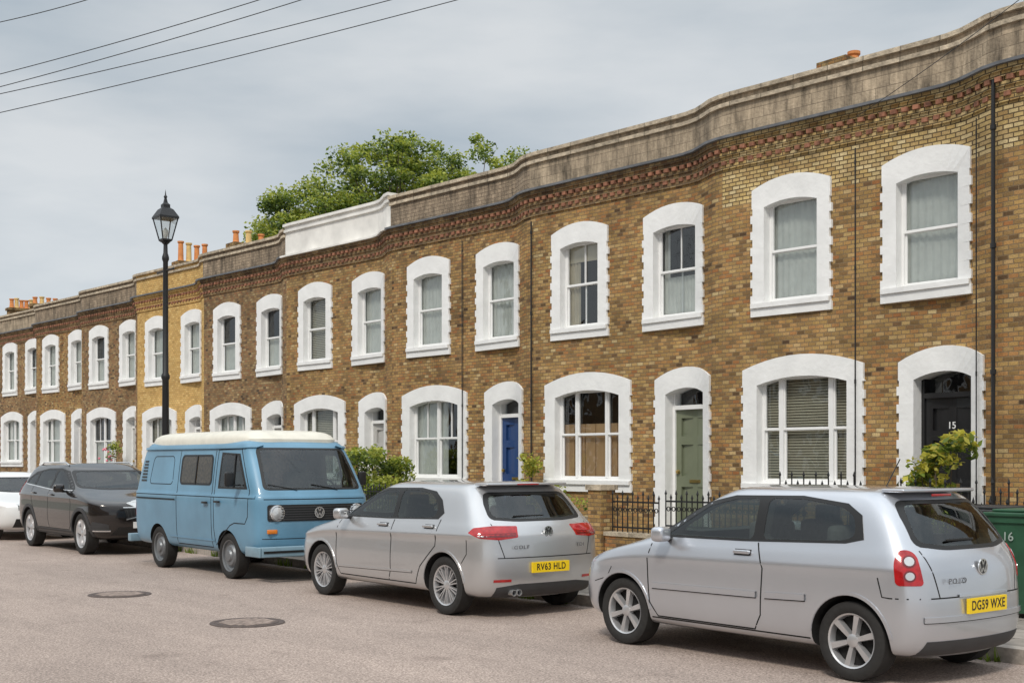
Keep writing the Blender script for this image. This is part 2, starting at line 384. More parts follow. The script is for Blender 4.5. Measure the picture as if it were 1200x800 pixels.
def door(root, org, dz, xc, mat, num=None, small=False):
    w = B(); z0 = 0.55 + dz
    surround(w, xc, 0.38 + dz, 2.78 + dz, 2.88 + dz, 3.03 + dz, 3.22 + dz, 0.90, 1.36, yb=.30)
    l = B(); x0 = xc - .45; x1 = xc + .45; y = YF + .24
    l.box(x0 + .045, x1 - .045, y, y + .05, z0, 2.53 + dz)
    rows = ((z0 + .16, z0 + .70), (z0 + .88, z0 + 1.40), (z0 + 1.54, z0 + 1.84))
    xs = (x0 + .045, x0 + .15, xc - .05, xc + .05, x1 - .15, x1 - .045)
    for a, b in ((xs[0], xs[1]), (xs[2], xs[3]), (xs[4], xs[5])): l.box(a, b, y - .06, y, z0, 2.53 + dz)
    zz = [z0] + [q for r_ in rows for q in r_] + [2.53 + dz]
    for a, b in ((xs[1], xs[2]), (xs[3], xs[4])):
        for k in range(0, len(zz), 2): l.box(a, b, y - .06, y, zz[k], zz[k + 1])
        for p, q in rows: l.box(a + .045, b - .045, y - .03, y, p + .045, q - .045)
    d = l.obj('door', mat, root, org, dfm)
    w.obj('surround', M_WHITE, d, org, dfm)
    f = B()
    f.box(x0 - .01, x0 + .045, y - .09, y + .06, z0, 2.93 + dz); f.box(x1 - .045, x1 + .01, y - .09, y + .06, z0, 2.93 + dz)
    f.box(x0 + .045, x1 - .045, y - .10, y + .06, 2.53 + dz, 2.60 + dz)
    f.obj('frame', M_FRAME if mat is not M_BLACK else M_BLACK, d, org, dfm)
    g = B(); g.face([(x0 + .04, y + .03, 2.6 + dz), (x1 - .04, y + .03, 2.6 + dz), (x1 - .04, y + .03, 2.93 + dz), (x0 + .04, y + .03, 2.93 + dz)])
    g.obj('fanlight', M_GLASS, d, org, dfm)
    h = B(); h.lathe([(0.0, -.11), (.03, -.105), (.035, -.08), (.015, -.05)], 12, (x0 + .10, y - .0, z0 + .95), 'y')
    h.box(xc - .12, xc + .12, y - .072, y - .058, z0 + .77, z0 + .82)
    h.obj('handle', M_BRASS, d, org, dfm)
    if num:
        yy = y - .076 - (off(xc - .4) + off(xc + .4)) / 2
        text_mesh('number', num, 0.13, M_WHITE, FACC, (xc - org[0] + .02, yy - org[1], 2.15 + dz - org[2]), d, bold=.001)
    st = B(); st.box(xc - .62, xc + .62, YF - .30, YF + .26, 0.1, 0.36 + dz); st.box(xc - .44, xc + .44, YF - .06, YF + .30, .36 + dz, .54 + dz)
    st.obj('door_step', M_STEP, root, org, dfm)

def house(k, cfg):
    bx = B0 - PW * k; dz = cfg.get('dz', 0); org = (bx - PW / 2, YF, 0)
    root = empty('brick_house', org, cfg['label'], 'house', 'terraced houses along the street')
    xL = bx - PW; xR = bx
    xs_d = bx - 1.0; xs_w = bx - 3.25; u1 = bx - 1.25; u2 = bx - 3.43
    ops = [(xs_d - .52, xs_d + .52, 0.42 + dz, 2.95 + dz), (xs_w - .82, xs_w + .82, 1.28 + dz, 2.98 + dz),
           (u1 - .50, u1 + .50, 4.0 + dz, 5.62 + dz), (u2 - .50, u2 + .50, 4.0 + dz, 5.62 + dz)]
    xs = {xL, xR}; zs = {-.3, 3.6 + dz, 5.62 + dz, 6.26 + dz * .4}
    n = 20
    for i in range(n + 1): xs.add(round(xL + PW * i / n, 4))
    for o in ops: xs |= {o[0], o[1]}; zs |= {o[2], o[3]}
    xs = sorted(xs); zs = sorted(zs)
    w = B()
    for xa, xb in zip(xs, xs[1:]):
        if xb - xa < 1e-4: continue
        for za, zb in zip(zs, zs[1:]):
            if zb - za < 1e-4: continue
            xm = (xa + xb) / 2; zm = (za + zb) / 2
            if any(o[0] < xm < o[1] and o[2] < zm < o[3] for o in ops): continue
            w.face([(xa, YF, za), (xb, YF, za), (xb, YF, zb), (xa, YF, zb)], 1 if za >= 5.61 + dz and cfg.get('pale') else 0)
    w.face([(xL, YF + .02, -.3), (xL, YF + .02, 6.4), (xL, YF + 8, 6.4), (xL, YF + 8, -.3)])
    w.face([(xR, YF + .02, -.3), (xR, YF + 8, -.3), (xR, YF + 8, 6.4), (xR, YF + .02, 6.4)])
    w.face([(xR, YF + 8, -.3), (xL, YF + 8, -.3), (xL, YF + 8, 6.6), (xR, YF + 8, 6.6)])
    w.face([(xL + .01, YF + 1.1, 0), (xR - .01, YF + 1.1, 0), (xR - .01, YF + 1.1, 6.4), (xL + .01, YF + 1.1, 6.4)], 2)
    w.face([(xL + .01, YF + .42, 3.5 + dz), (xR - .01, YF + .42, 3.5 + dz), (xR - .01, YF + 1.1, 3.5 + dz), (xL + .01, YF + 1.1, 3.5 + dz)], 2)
    w.obj('wall', [cfg['brick'], M_PALE, M_ROOM], root, org, dfm)
    def run(bd, y0, y1, z0, z1, mi=0, xa=xL, xb=xR):
        m = 20
        ya = YF - y0; yb = YF + y1
        for i in range(m):
            p = xa + (xb - xa) * i / m; q = xa + (xb - xa) * (i + 1) / m
            i0 = len(bd.v)
            bd.v += [(p, ya, z0), (q, ya, z0), (q, ya, z1), (p, ya, z1), (p, yb, z0), (q, yb, z0), (q, yb, z1), (p, yb, z1)]
            for fc in ((0, 1, 2, 3), (3, 2, 6, 7), (4, 5, 1, 0), (5, 4, 7, 6)):
                bd.f.append(tuple(i0 + t for t in fc)); bd.m.append(mi)
        for e in (xa, xb):
            i0 = len(bd.v); bd.v += [(e, ya, z0), (e, yb, z0), (e, yb, z1), (e, ya, z1)]
            bd.f.append((i0, i0 + 1, i0 + 2, i0 + 3) if e == xa else (i0 + 3, i0 + 2, i0 + 1, i0)); bd.m.append(mi)
    zc = 6.20
    white = cfg.get('white')
    c = B()
    run(c, .03, .1, zc, zc + .065, 0)
    run(c, .04, .1, zc + .125, zc + .19, 0)
    run(c, .065, .1, zc + .19, zc + .25, 0)
    run(c, .09, .1, zc + .31, zc + .37, 0)
    run(c, .13, .1, zc + .37, zc + .44, 0)
    nd = 28
    for i in range(nd):
        a = xL + PW * i / nd + .02
        c.box(a, a + .085, YF - .055, YF + .05, zc + .065, zc + .125, 1)
        c.box(a + .07, a + .155, YF - .11, YF + .05, zc + .25, zc + .31, 1)
    run(c, .02, .095, zc + .055, zc + .135, 0)
    run(c, .045, .095, zc + .24, zc + .32, 0)
    c.obj('cornice', [cfg.get('corn', M_CORN), M_DENT], root, org, dfm)
    l = B(); run(l, .19, .1, zc + .44, zc + .48); l.obj('flashing', M_LEAD if not white else M_WHITE2, root, org, dfm)
    top = ZTOP + cfg.get('dt', 0)
    p = B()
    run(p, .03, .20, zc + .48, top - .20, 0)
    run(p, .08, .26, top - .20, top - .14, 1)
    run(p, .05, .22, top - .14, top - .065, 0)
    run(p, .11, .24, top - .065, top, 1)
    p.obj('parapet', [M_WHITE2, M_WHITE2] if white else [cfg.get('par', M_RENDER), cfg.get('cope', M_COPE)], root, org, dfm)
    r = B()
    r.face([(xL, YF + .0, 6.5), (xR, YF + .0, 6.5), (xR, YF + 8, 6.9), (xL, YF + 8, 6.9)])
    rf = r.obj('roof', M_SLATE, root, org)
    for (cx, ztop, np_, ph) in cfg.get('chim', []):
        ch = B(); cy = YF + 3.6
        ch.box(cx - .25, cx + .25, cy - .6, cy + .6, 6.6, ztop - ph - .12)
        ch.box(cx - .31, cx + .31, cy - .66, cy + .66, ztop - ph - .12, ztop - ph)
        for i in range(np_):
            yy = cy - .45 + .9 * i / max(1, np_ - 1) if np_ > 1 else cy
            s_ = random.uniform(.78, 1.0)
            ch.lathe([(.12, 0), (.10, .08), (.085, ph * s_ - .08), (.115, ph * s_ - .05), (.115, ph * s_)], 14, (cx, yy, ztop - ph), 'z', 2 if i % 3 == 1 else 1)
        ch.obj('chimney', [M_BROWN2, M_POT, M_POT2], rf, org)
    window(root, org, dz, xs_w, cfg['wk'], cfg['cur'][0], True)
    window(root, org, dz, u1, 'bar' if cfg.get('bar') else 'sash', cfg['cur'][1], False)
    window(root, org, dz, u2, 'bar' if cfg.get('bar') else 'sash', cfg['cur'][2], False)
    door(root, org, dz, xs_d, cfg['door'], cfg.get('num'))
    for (ux, rr, ztp) in cfg.get('pipes', []):
        dpb = B(); X = bx - ux
        dpb.tube([(X, YF - .07, .2), (X, YF - .07, ztp)], rr, 8)
        for zz_ in (1.2, 2.8, 4.4, 5.9):
            if zz_ < ztp: dpb.lathe([(rr * 1.5, -.03), (rr * 1.5, .03)], 8, (X, YF - .07, zz_))
        dpb.obj('drainpipe', M_IRON, root, org, dfm)
    return root

D_GREEN = pm('sage_door_paint', (0.17, 0.19, 0.125), 0.35, var=.05)
D_BLUE = pm('blue_door_paint', (0.018, 0.055, 0.17), 0.3, var=.05)
D_GREY = pm('grey_door_paint', (0.46, 0.45, 0.43), 0.4, var=.05)
D_NAVY = pm('navy_door_paint', (0.02, 0.03, 0.06), 0.35, var=.05)
base = dict(brick=M_BROWN, wk='triple', cur=('folds', 'low', 'net'), door=D_GREY)
cfgs = {
 -1: dict(base, brick=M_BROWN, pale=True, corn=M_PALE, label='brown brick terraced house with white window surrounds and iron drainpipe', chim=[]),
 0: dict(base, pale=True, corn=M_PALE, wk='tri', cur=('blind', 'net', 'net'), door=M_BLACK, num='15', pipes=[(.12, .028, 6.5), (.42, .010, 6.1), (2.32, .010, 6.1)],
        label='brown brick terraced house with black door numbered 15'),
 1: dict(base, brick=M_BROWN, wk='triple', cur=('tan', 'low', 'cream'), bar=True, door=D_GREEN, label='brown brick terraced house with sage green door', pipes=[(4.6, .015, 6.1)], chim=[(-13.4, 9.0, 1, .3)]),
 2: dict(base, brick=M_BROWN2, par=M_RENDER2, wk='two', cur=('folds', 'net', 'net'), bar=False, door=D_BLUE, label='weathered brown brick terraced house with bright blue door', pipes=[(2.3, .010, 6.1)]),
 3: dict(base, white=True, wk='tri', cur=('blind', 'net', 'blind'), door=D_GREY, label='brown brick terraced house with white painted parapet and grey door', dt=.1),
 4: dict(base, brick=M_DARK, par=M_RENDER2, wk='two', cur=('net', 'nethalf', 'nethalf'), door=D_GREY, label='dark brown brick terraced house with stained parapet', chim=[]),
 5: dict(base, brick=M_YELL, par=M_YELL, corn=M_YELL, wk='two', cur=('blind', 'net', 'net'), door=D_GREY, dz=.07, label='cleaned yellow brick terraced house with sunlit front', chim=[(-36.9, 9.25, 3, .5)]),
 6: dict(base, brick=M_DARK, par=M_RENDER2, wk='two', cur=('nethalf', 'net', 'nethalf'), door=D_GREY, dz=.2, label='dark brick terraced house with pink roses at the door', chim=[(-41.2, 9.5, 4, .8)]),
 7: dict(base, brick=M_BROWN2, par=M_RENDER2, wk='triple', cur=('net', 'net', 'net'), door=D_NAVY, dz=.28, label='weathered brick terraced house with navy door'),
 8: dict(base, brick=M_DARK, par=M_RENDER, wk='two', cur=('net', 'low', 'net'), door=D_GREY, dz=.36, label='brown brick terraced house near the end of the row'),
 9: dict(base, brick=M_BROWN, par=M_RENDER2, wk='two', cur=('net', 'net', 'low'), door=D_GREY, dz=.42, label='brick terraced house with row of orange chimney pots', chim=[(-57.0, 9.2, 4, .4)]),
 10: dict(base, brick=M_BROWN2, par=M_RENDER2, wk='two', cur=('net', 'net', 'low'), door=D_GREY, dz=.42, label='brick terraced house at the far end of the row', chim=[(-60.4, 9.45, 5, .5)]),
}
for k, c in cfgs.items(): house(k, c)

# ------------------------------------------------------------------ terrace opposite (seen mirrored in the glass and paintwork)
def plain_house(x0):
    r = empty('brick_house', (x0, -9.0, 0), 'plain brown brick terraced house across the street', 'house', 'terraced houses across the street')
    b = B(); b.box(-2.35, 2.35, -8, 0, -.2, 6.6); b.obj('wall', M_DARK, r)
    b = B(); b.box(-2.35, 2.35, -.2, .12, 6.6, 7.3); b.obj('parapet', M_RENDER2, r)
    for (xx, z0, ww, hh) in ((-1.0, 4.0, .6, 1.7), (1.1, 4.0, .6, 1.7), (1.0, 1.2, .9, 1.9), (-1.1, .3, .6, 2.6)):
        b = B(); bars(b, xx - ww, xx + ww, z0, z0 + hh, .18, .004, .06); f = b.obj('window' if hh < 2.3 else 'door', M_WHITE, r)
        b = B(); b.box(xx - ww + .18, xx + ww - .18, .004, .03, z0 + .18, z0 + hh - .18); b.obj('pane', M_ROOM, f)
for i in range(-8, 3): plain_house(-4 + i * 4.7)

# ------------------------------------------------------------------ ground
def sheet(name, x0, x1, y0, y1, z, mat, n=1):
    b = B(); b.face([(x0, y0, z), (x1, y0, z), (x1, y1, z), (x0, y1, z)])
    o = b.obj(name, mat); o['kind'] = 'structure'; return o

def road_mat():
    m = bpy.data.materials.new('worn_asphalt'); t, N, L = nt(m); b = N['Principled BSDF']
    geo = N.new('ShaderNodeNewGeometry')
    def noise(s, d=6, r=.6, sc=None):
        n = N.new('ShaderNodeTexNoise'); n.inputs['Scale'].default_value = s; n.inputs['Detail'].default_value = d; n.inputs['Roughness'].default_value = r
        if sc:
            mp = N.new('ShaderNodeMapping'); mp.inputs['Scale'].default_value = sc; L.new(geo.outputs['Position'], mp.inputs[0]); L.new(mp.outputs[0], n.inputs['Vector'])
        else: L.new(geo.outputs['Position'], n.inputs['Vector'])
        return n
    f = noise(52, 5, .85); r = N.new('ShaderNodeValToRGB')
    r.color_ramp.elements[0].position = .37; r.color_ramp.elements[0].color = (.13, .10, .085, 1)
    r.color_ramp.elements[1].position = .63; r.color_ramp.elements[1].color = (.60, .49, .42, 1)
    e = r.color_ramp.elements.new(.5); e.color = (.335, .265, .228, 1)
    L.new(f.outputs['Fac'], r.inputs['Fac'])
    g = noise(.55, 7, .7, (0.35, 1.2, 1)); mr = N.new('ShaderNodeMapRange'); mr.inputs[1].default_value = .3; mr.inputs[2].default_value = .7; mr.inputs[3].default_value = .78; mr.inputs[4].default_value = 1.18
    L.new(g.outputs['Fac'], mr.inputs[0])
    vv = N.new('ShaderNodeVectorMath'); vv.operation = 'SCALE'; L.new(r.outputs[0], vv.inputs[0]); L.new(mr.outputs[0], vv.inputs['Scale'])
    s = noise(1.7, 6, .65); ms = N.new('ShaderNodeMapRange'); ms.inputs[1].default_value = .58; ms.inputs[2].default_value = .70; ms.inputs[3].default_value = 0; ms.inputs[4].default_value = .4
    L.new(s.outputs['Fac'], ms.inputs[0])
    L.new(mix_rgb(N, L, vv.outputs[0], (.12, .085, .07), ms.outputs[0]), b.inputs['Base Color'])
    b.inputs['Roughness'].default_value = .85
    bp = N.new('ShaderNodeBump'); bp.inputs['Strength'].default_value = .6; bp.inputs['Distance'].default_value = .007
    L.new(f.outputs['Fac'], bp.inputs['Height']); L.new(bp.outputs['Normal'], b.inputs['Normal'])
    return m
M_ROAD = road_mat()
M_GROUND = pm('earth_ground', (.12, .12, .08), .95, var=.3, nscale=.5)
def flag_mat():
    m = bpy.data.materials.new('paving_flags'); t, N, L = nt(m); b = N['Principled BSDF']; b.inputs['Roughness'].default_value = .85
    geo = N.new('ShaderNodeNewGeometry'); br = N.new('ShaderNodeTexBrick'); L.new(geo.outputs['Position'], br.inputs['Vector'])
    br.inputs['Scale'].default_value = 1; br.inputs['Brick Width'].default_value = .6; br.inputs['Row Height'].default_value = .6; br.inputs['Mortar Size'].default_value = .008
    br.inputs['Color1'].default_value = (.22, .195, .17, 1); br.inputs['Color2'].default_value = (.33, .295, .26, 1); br.inputs['Mortar'].default_value = (.07, .06, .05, 1)
    n = N.new('ShaderNodeTexNoise'); n.inputs['Scale'].default_value = 8; n.inputs['Detail'].default_value = 8; L.new(geo.outputs['Position'], n.inputs['Vector'])
    L.new(mix_rgb(N, L, br.outputs['Color'], n.outputs['Fac'], .45, 'OVERLAY'), b.inputs['Base Color'])
    return m
M_FLAG = flag_mat()
M_KERB = pm('granite_kerb', (.38, .34, .30), .8, var=.25, nscale=14, bump=.3)
sheet('ground', -500, 500, -500, 500, -.02, M_GROUND)
sheet('road', -200, 60, -7, 9.6, -.004, M_ROAD)
k = B(); k.box(-120, 40, 9.6, 9.75, -.05, .12); k.obj('kerb', M_KERB)['kind'] = 'structure'
k = B(); k.box(-120, 40, 9.75, 13.0, -.05, .118); k.obj('pavement', M_FLAG)['kind'] = 'structure'
k = B(); k.box(-60, 10, 13.0, 15.2, -.05, .30); k.obj('front_gardens_ground', M_FLAG)['kind'] = 'structure'

M_CAST = pm('cast_iron', (.10, .075, .065), .7, .2, var=.3, nscale=20); M_WIRON = pm('worn_iron_plate', (.30, .235, .20), .75, .0, var=.4, nscale=14)
for (mx, my, rr, lab) in ((-11.7, 5.86, .34, 'round cast iron manhole cover set in the road'), (-15.2, 5.86, .34, 'round cast iron manhole cover set in the road')):
    r = empty('manhole_cover', (mx, my, 0), lab, 'manhole cover', 'manhole covers in the road')
    b = B(); b.lathe([(rr + .045, 0), (rr + .04, .006), (rr, .006), (rr - .01, .001)], 40)
    b.obj('rim', M_CAST, r)
    b = B(); b.lathe([(rr - .02, 0.0), (rr - .025, .0075)], 40)
    b.obj('plate', M_CAST, r)
    b = B()
    for i in range(-5, 6):
        for j in range(-5, 6):
            if (i * i + j * j) ** .5 * .058 < rr - .05: b.box(i * .058 - .024, i * .058 + .024, j * .058 - .024, j * .058 + .024, .006, .012)
    b.obj('stud', M_WIRON, r)

# ------------------------------------------------------------------ garden walls, railings
def railing(x0, x1, y, z0, z1, label):
    r = empty('iron_railing', ((x0 + x1) / 2, y, z0), label, 'railing', 'iron railings in front of the houses')
    b = B(); n = int(abs(x1 - x0) / .10); h = z1 - z0; L2 = (x1 - x0) / 2
    for i in range(n + 1):
        x = -L2 + 2 * L2 * i / n; t = h * (1.0 if i % 2 == 0 else .9)
        b.tube([(x, 0, -.02), (x, 0, t - .06)], .010, 5)
        b.lathe([(.009, -.06), (.020, -.04), (.0, .02)], 6, (x, 0, t))
    b.obj('bar', M_IRON, r)
    b = B(); b.box(-L2, L2, -.014, .014, .06, .085); b.box(-L2, L2, -.014, .014, h * .72, h * .72 + .025)
    for i in range(n):
        x = -L2 + 2 * L2 * (i + .5) / n
        b.lathe([(.036, -.006), (.036, .006), (.026, .006), (.026, -.006), (.036, -.006)], 10, (x, 0, h * .55), 'y', cap=False)
    b.obj('rail', M_IRON, r)
def garden_wall(x0, x1, y, z1, label, mat=M_BROWN2):
    o = B(); o.box(x0, x1, y, y + .22, 0.05, z1 - .06, 0); o.box(x0 - .02, x1 + .02, y - .02, y + .24, z1 - .06, z1, 1)
    w = o.obj('garden_wall', [mat, M_COPE], origin=((x0 + x1) / 2, y, .1)); w.location = ((x0 + x1) / 2, y, .1)
    tag(w, label, 'garden wall', 'low garden walls along the pavement')
def pier(x, y, h):
    o = B(); o.box(x - .15, x + .15, y - .04, y + .26, .05, h - .08, 0); o.box(x - .18, x + .18, y - .07, y + .29, h - .08, h, 1)
    w = o.obj('gate_pier', [M_BROWN2, M_COPE], origin=(x, y, .1)); w.location = (x, y, .1)
    tag(w, 'brown brick gate pier with grey stone cap', 'gate pier', 'gate piers along the pavement')
for k in range(-1, 9):
    if k == 1: continue
    bx = B0 - PW * k
    garden_wall(bx - 4.45, bx - 1.75, 12.95, .66, 'low brown brick garden wall with stone coping')
    railing(bx - 4.4, bx - 1.8, 13.06, .66, 1.24, 'black iron railing on low brick garden wall')
garden_wall(-17.5, -14.5, 12.95, .80, 'low brown brick garden wall beside the gate pier')
pier(-14.1, 12.95, 1.31)
garden_wall(-13.9, -12.84, 12.95, .60, 'low brown brick garden wall below iron railing')
railing(-13.85, -12.86, 13.06, .60, 1.22, 'black iron railing beside the brick gate pier')
pier(-9.9, 12.95, 1.30)
railing(-11.3, -9.95, 13.9, .3, 1.52, 'black iron railing in front of the ground floor window')
railing(-9.2, -6.9, 13.7, .3, 1.45, 'black iron railing beside the front door planting')

# ------------------------------------------------------------------ vegetation
def leafmat(name, c, tr=.35):
    m = pm(name, c, .6, var=.35, nscale=3); t, N, L = nt(m)
    b = N['Principled BSDF']
    out = [x for x in N if x.type == 'OUTPUT_MATERIAL'][0]
    tl = N.new('ShaderNodeBsdfTranslucent'); tl.inputs[0].default_value = (c[0] * 1.5, c[1] * 1.5, c[2], 1)
    mx = N.new('ShaderNodeMixShader'); mx.inputs[0].default_value = tr
    L.new(b.outputs[0], mx.inputs[1]); L.new(tl.outputs[0], mx.inputs[2]); L.new(mx.outputs[0], out.inputs[0])
    return m
LF1 = leafmat('leaf_mid_green', (.16, .22, .035)); LF2 = leafmat('leaf_dark_green', (.05, .085, .018)); LF3 = leafmat('leaf_light_green', (.36, .39, .07))
LF4 = leafmat('leaf_yellow_green', (.50, .46, .08)); PINK = pm('pink_petals', (.75, .22, .30), .6); M_BARK = pm('bark', (.12, .09, .065), .9, var=.3, bump=.5)
def leaves(bd, centers, n, size, mats=3, flat=.0):
    for (c, r) in centers:
        tone = random.random()
        for i in range(n):
            d = Vector((random.gauss(0, 1), random.gauss(0, 1), random.gauss(0, 1))).normalized() * r * random.random() ** .45
            p = Vector(c) + Vector((d.x, d.y, d.z * .75))
            a = Vector((random.gauss(0, 1), random.gauss(0, 1), random.gauss(0, .6))).normalized()
            b_ = a.cross(Vector((random.gauss(0, 1), random.gauss(0, 1), random.gauss(0, 1)))).normalized()
            s = size * random.uniform(.6, 1.3)
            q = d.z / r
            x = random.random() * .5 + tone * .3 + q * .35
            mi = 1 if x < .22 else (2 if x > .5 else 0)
            bd.face([p - a * s * .5, p + b_ * s * .28, p + a * s * .5, p - b_ * s * .28], mi)
def plant(name, loc, centers, n, size, mats, label, cat, stems=None, extra=None):
    r = empty(name, loc, label, cat)
    f = B(); leaves(f, centers, n, size)
    if extra:
        for (c, rr, nn) in extra:
            for i in range(nn):
                p = Vector(c) + Vector((random.uniform(-rr, rr), random.uniform(-rr, rr), random.uniform(-rr, rr))); s = .04
                f.lathe([(0, -s), (s, -s * .3), (s, s * .3), (0, s)], 5, p, 'z', 3)
    f.obj('leaves', mats, r)
    s = B()
    for c, rr in centers[:14]:
        cc = Vector(c); s.tube([(0 + cc.x * .15, cc.y * .15, 0), (cc.x * .6, cc.y * .6, cc.z * .55), tuple(cc)], .012, 5, 0, .004)
    s.obj('stem', M_BARK, r)
    return r

LAT = Vector((.625, .781, 0)); DEP = Vector((-.781, .625, 0))
def tree(loc, cz, rx, rz, nc, n, size, mats, label, trunk=.28, ry=None, cl=(.45, .95), rmin=.35):
    r = empty('leafy_tree', loc, label, 'tree')
    cs = []
    ry = ry or rx
    while len(cs) < nc:
        d = Vector((random.uniform(-1, 1), random.uniform(-1, 1), random.uniform(-1, 1)))
        if d.length > 1 or d.length < rmin: continue
        p = LAT * d.x * rx + DEP * d.y * ry
        cs.append(((p.x, p.y, cz + d.z * rz), random.uniform(*cl)))
    f = B(); leaves(f, cs, n, size); f.obj('crown', mats, r)
    t = B(); t.tube([(0, 0, 0), (.1, 0, cz * .35), (0, .1, cz * .65), (.1, 0, cz * .9)], trunk, 10, 0, trunk * .5)
    for c, rr in cs[::2]:
        cc = Vector(c); s0 = Vector((0, .05, cz * random.uniform(.62, .85)))
        m = s0.lerp(cc, .5) + Vector((0, 0, -.3))
        t.tube([s0, m, cc], .05, 6, 0, .01)
    t.obj('trunk', M_BARK, r)
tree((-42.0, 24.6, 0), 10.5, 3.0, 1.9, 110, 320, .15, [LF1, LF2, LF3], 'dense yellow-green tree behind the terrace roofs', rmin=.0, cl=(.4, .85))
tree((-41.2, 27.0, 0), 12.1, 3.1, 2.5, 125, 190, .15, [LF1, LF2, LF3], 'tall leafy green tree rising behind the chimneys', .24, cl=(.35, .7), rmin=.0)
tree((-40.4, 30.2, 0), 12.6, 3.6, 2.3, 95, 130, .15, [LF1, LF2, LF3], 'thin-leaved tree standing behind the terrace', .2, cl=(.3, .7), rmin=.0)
cs = [((random.uniform(-.85, .85), random.uniform(-.35, .35), random.uniform(.25, 1.6)), .27) for i in range(34)]
plant('garden_hedge', (-21.5, 13.6, .3), cs, 190, .085, [LF1, LF2, LF3], 'leafy green hedge behind a garden wall', 'hedge')
cs = [((random.uniform(-.16, .16), random.uniform(-.2, .2), random.uniform(.3, 1.75)), .17) for i in range(12)]
plant('garden_shrub', (-17.25, 14.1, .3), cs, 80, .08, [LF4, LF1, LF3], 'tall green shrub beside the blue door', 'shrub')
cs = [((.42 * math.sin(i * 2.4) * (i / 30) ** .4, random.uniform(-.15, .15), .55 + 1.1 * ((i * .37) % 1)), .16) for i in range(30)]
plant('climbing_shrub', (-8.75, 13.9, .3), cs, 44, .11, [LF1, LF2, LF4], 'yellow-green leafy shrub beside the black door', 'shrub')
cs = [((random.uniform(-.3, .3), random.uniform(-.12, .12), random.uniform(.4, 2.0)), .18) for i in range(18)]
plant('rose_bush', (-37.7, 14.3, .3), cs, 55, .08, [LF1, LF2, LF3, PINK], 'climbing bush with pink roses on a house front', 'rose bush', extra=[((.0, -.25, 1.6), .3, 14), ((.1, -.25, 1.0), .3, 10)])
cs = [((random.uniform(-.5, .5), random.uniform(-.2, .2), random.uniform(.2, .9)), .2) for i in range(10)]
plant('garden_shrub', (-15.9, 13.7, .3), cs, 70, .07, [LF1, LF2, LF3], 'small green shrub in a front garden', 'shrub')
plant('garden_shrub', (-26.0, 13.7, .3), cs, 70, .07, [LF1, LF2, LF3], 'small green shrub in a front garden', 'shrub')
w = B()
for i in range(1100):
    x = random.uniform(-22, -3)
    if math.sin(x * 3.1) + math.sin(x * 7.3) < .3: continue
    y = 9.57 + random.gauss(0, .025); h = random.uniform(.04, .16); a = random.uniform(0, 6.28)
    dx = .014 * math.cos(a); dy = .014 * math.sin(a); lx = random.uniform(-.05, .05); ly = random.uniform(-.06, .02)
    w.face([(x - dx, y - dy, -.004), (x + dx, y + dy, -.004), (x + lx, y + ly, h)])
o = w.obj('kerb_weeds', LF1); o['kind'] = 'stuff'

# ------------------------------------------------------------------ street lamp
M_LGLASS = glass_mat('lantern_glass', (.92, .94, .94), .3, 0, .3)
r = empty('street_lamp', (-24.0, 10.2, .12), 'tall black ornate lamp post with glass lantern on the pavement', 'street lamp')
b = B(); b.lathe([(.16, 0), (.17, .05), (.15, .15), (.13, .9), (.15, .95), (.12, 1.0), (.085, 1.1), (.075, 1.5), (.065, 3.2), (.085, 3.25), (.085, 3.3), (.06, 3.35), (.05, 5.6), (.07, 5.65), (.07, 5.7), (.045, 5.78), (.04, 5.95), (.09, 6.0)], 16)
b.tube([(-.38, 0, 5.42), (.38, 0, 5.42)], .022, 6); b.lathe([(0, -.03), (.035, 0), (0, .03)], 8, (.39, 0, 5.42)); b.lathe([(0, -.03), (.035, 0), (0, .03)], 8, (-.39, 0, 5.42))
b.obj('post', M_IRON, r, smooth=True)
g = B(); g.lathe([(.13, 6.06), (.265, 6.48)], 4, a0=.785, cap=False); g.obj('lamp_glass', M_LGLASS, r)
g = B(); g.lathe([(.02, 6.06), (.05, 6.14), (.055, 6.24), (.0, 6.30)], 12); g.obj('bulb', pm('frosted_bulb', (.8, .8, .76), .4), r, smooth=True)
b = B()
for kk in range(4):
    a = .785 + kk * math.pi / 2
    b.tube([(.135 * math.cos(a), .135 * math.sin(a), 6.04), (.27 * math.cos(a), .27 * math.sin(a), 6.5)], .014, 5)
b.lathe([(.10, 6.0), (.145, 6.03), (.145, 6.06)], 4, a0=.785)
b.lathe([(.29, 6.47), (.29, 6.51), (.17, 6.66), (.10, 6.70), (.10, 6.76), (.05, 6.80), (.03, 6.88), (.02, 6.9)], 4, a0=.785)
b.lathe([(.02, 6.88), (.04, 6.92), (.015, 6.96), (.0, 7.08)], 8)
b.obj('lantern', M_IRON, r)

# ------------------------------------------------------------------ overhead wires
def wire(a, c, sag, lab='thin black overhead telephone wire across the street', r=.007):
    a = Vector(a); c = Vector(c); pts = []
    for i in range(21):
        t = i / 20; p = a.lerp(c, t) - a; p.z -= sag * 4 * t * (1 - t); pts.append(p)
    b = B(); b.tube(pts, r, 5); o = b.obj('overhead_wire', M_IRON); o.location = a
    tag(o, lab, 'wire', 'overhead wires')
for L_, R_ in (((-21.3, 5.39, 8.68), (-17.7, 6.7, 8.56)), ((-21.3, 5.39, 7.79), (-16.1, 8.66, 8.56)), ((-21.3, 5.39, 7.58), (-15.75, 9.13, 8.56)),
               ((-21.3, 5.39, 7.5), (-14.9, 10.2, 8.56)), ((-21.3, 5.39, 7.19), (-14.3, 10.95, 8.56))):
    L_ = Vector(L_); R_ = Vector(R_); wire(L_ + (L_ - R_) * .3, R_ + (R_ - L_) * .3, .12)
wire((-10.4, 14.45, 6.45), (-6.0, 13.2, 7.5), .08, 'thin black wire running across the parapet', .005)

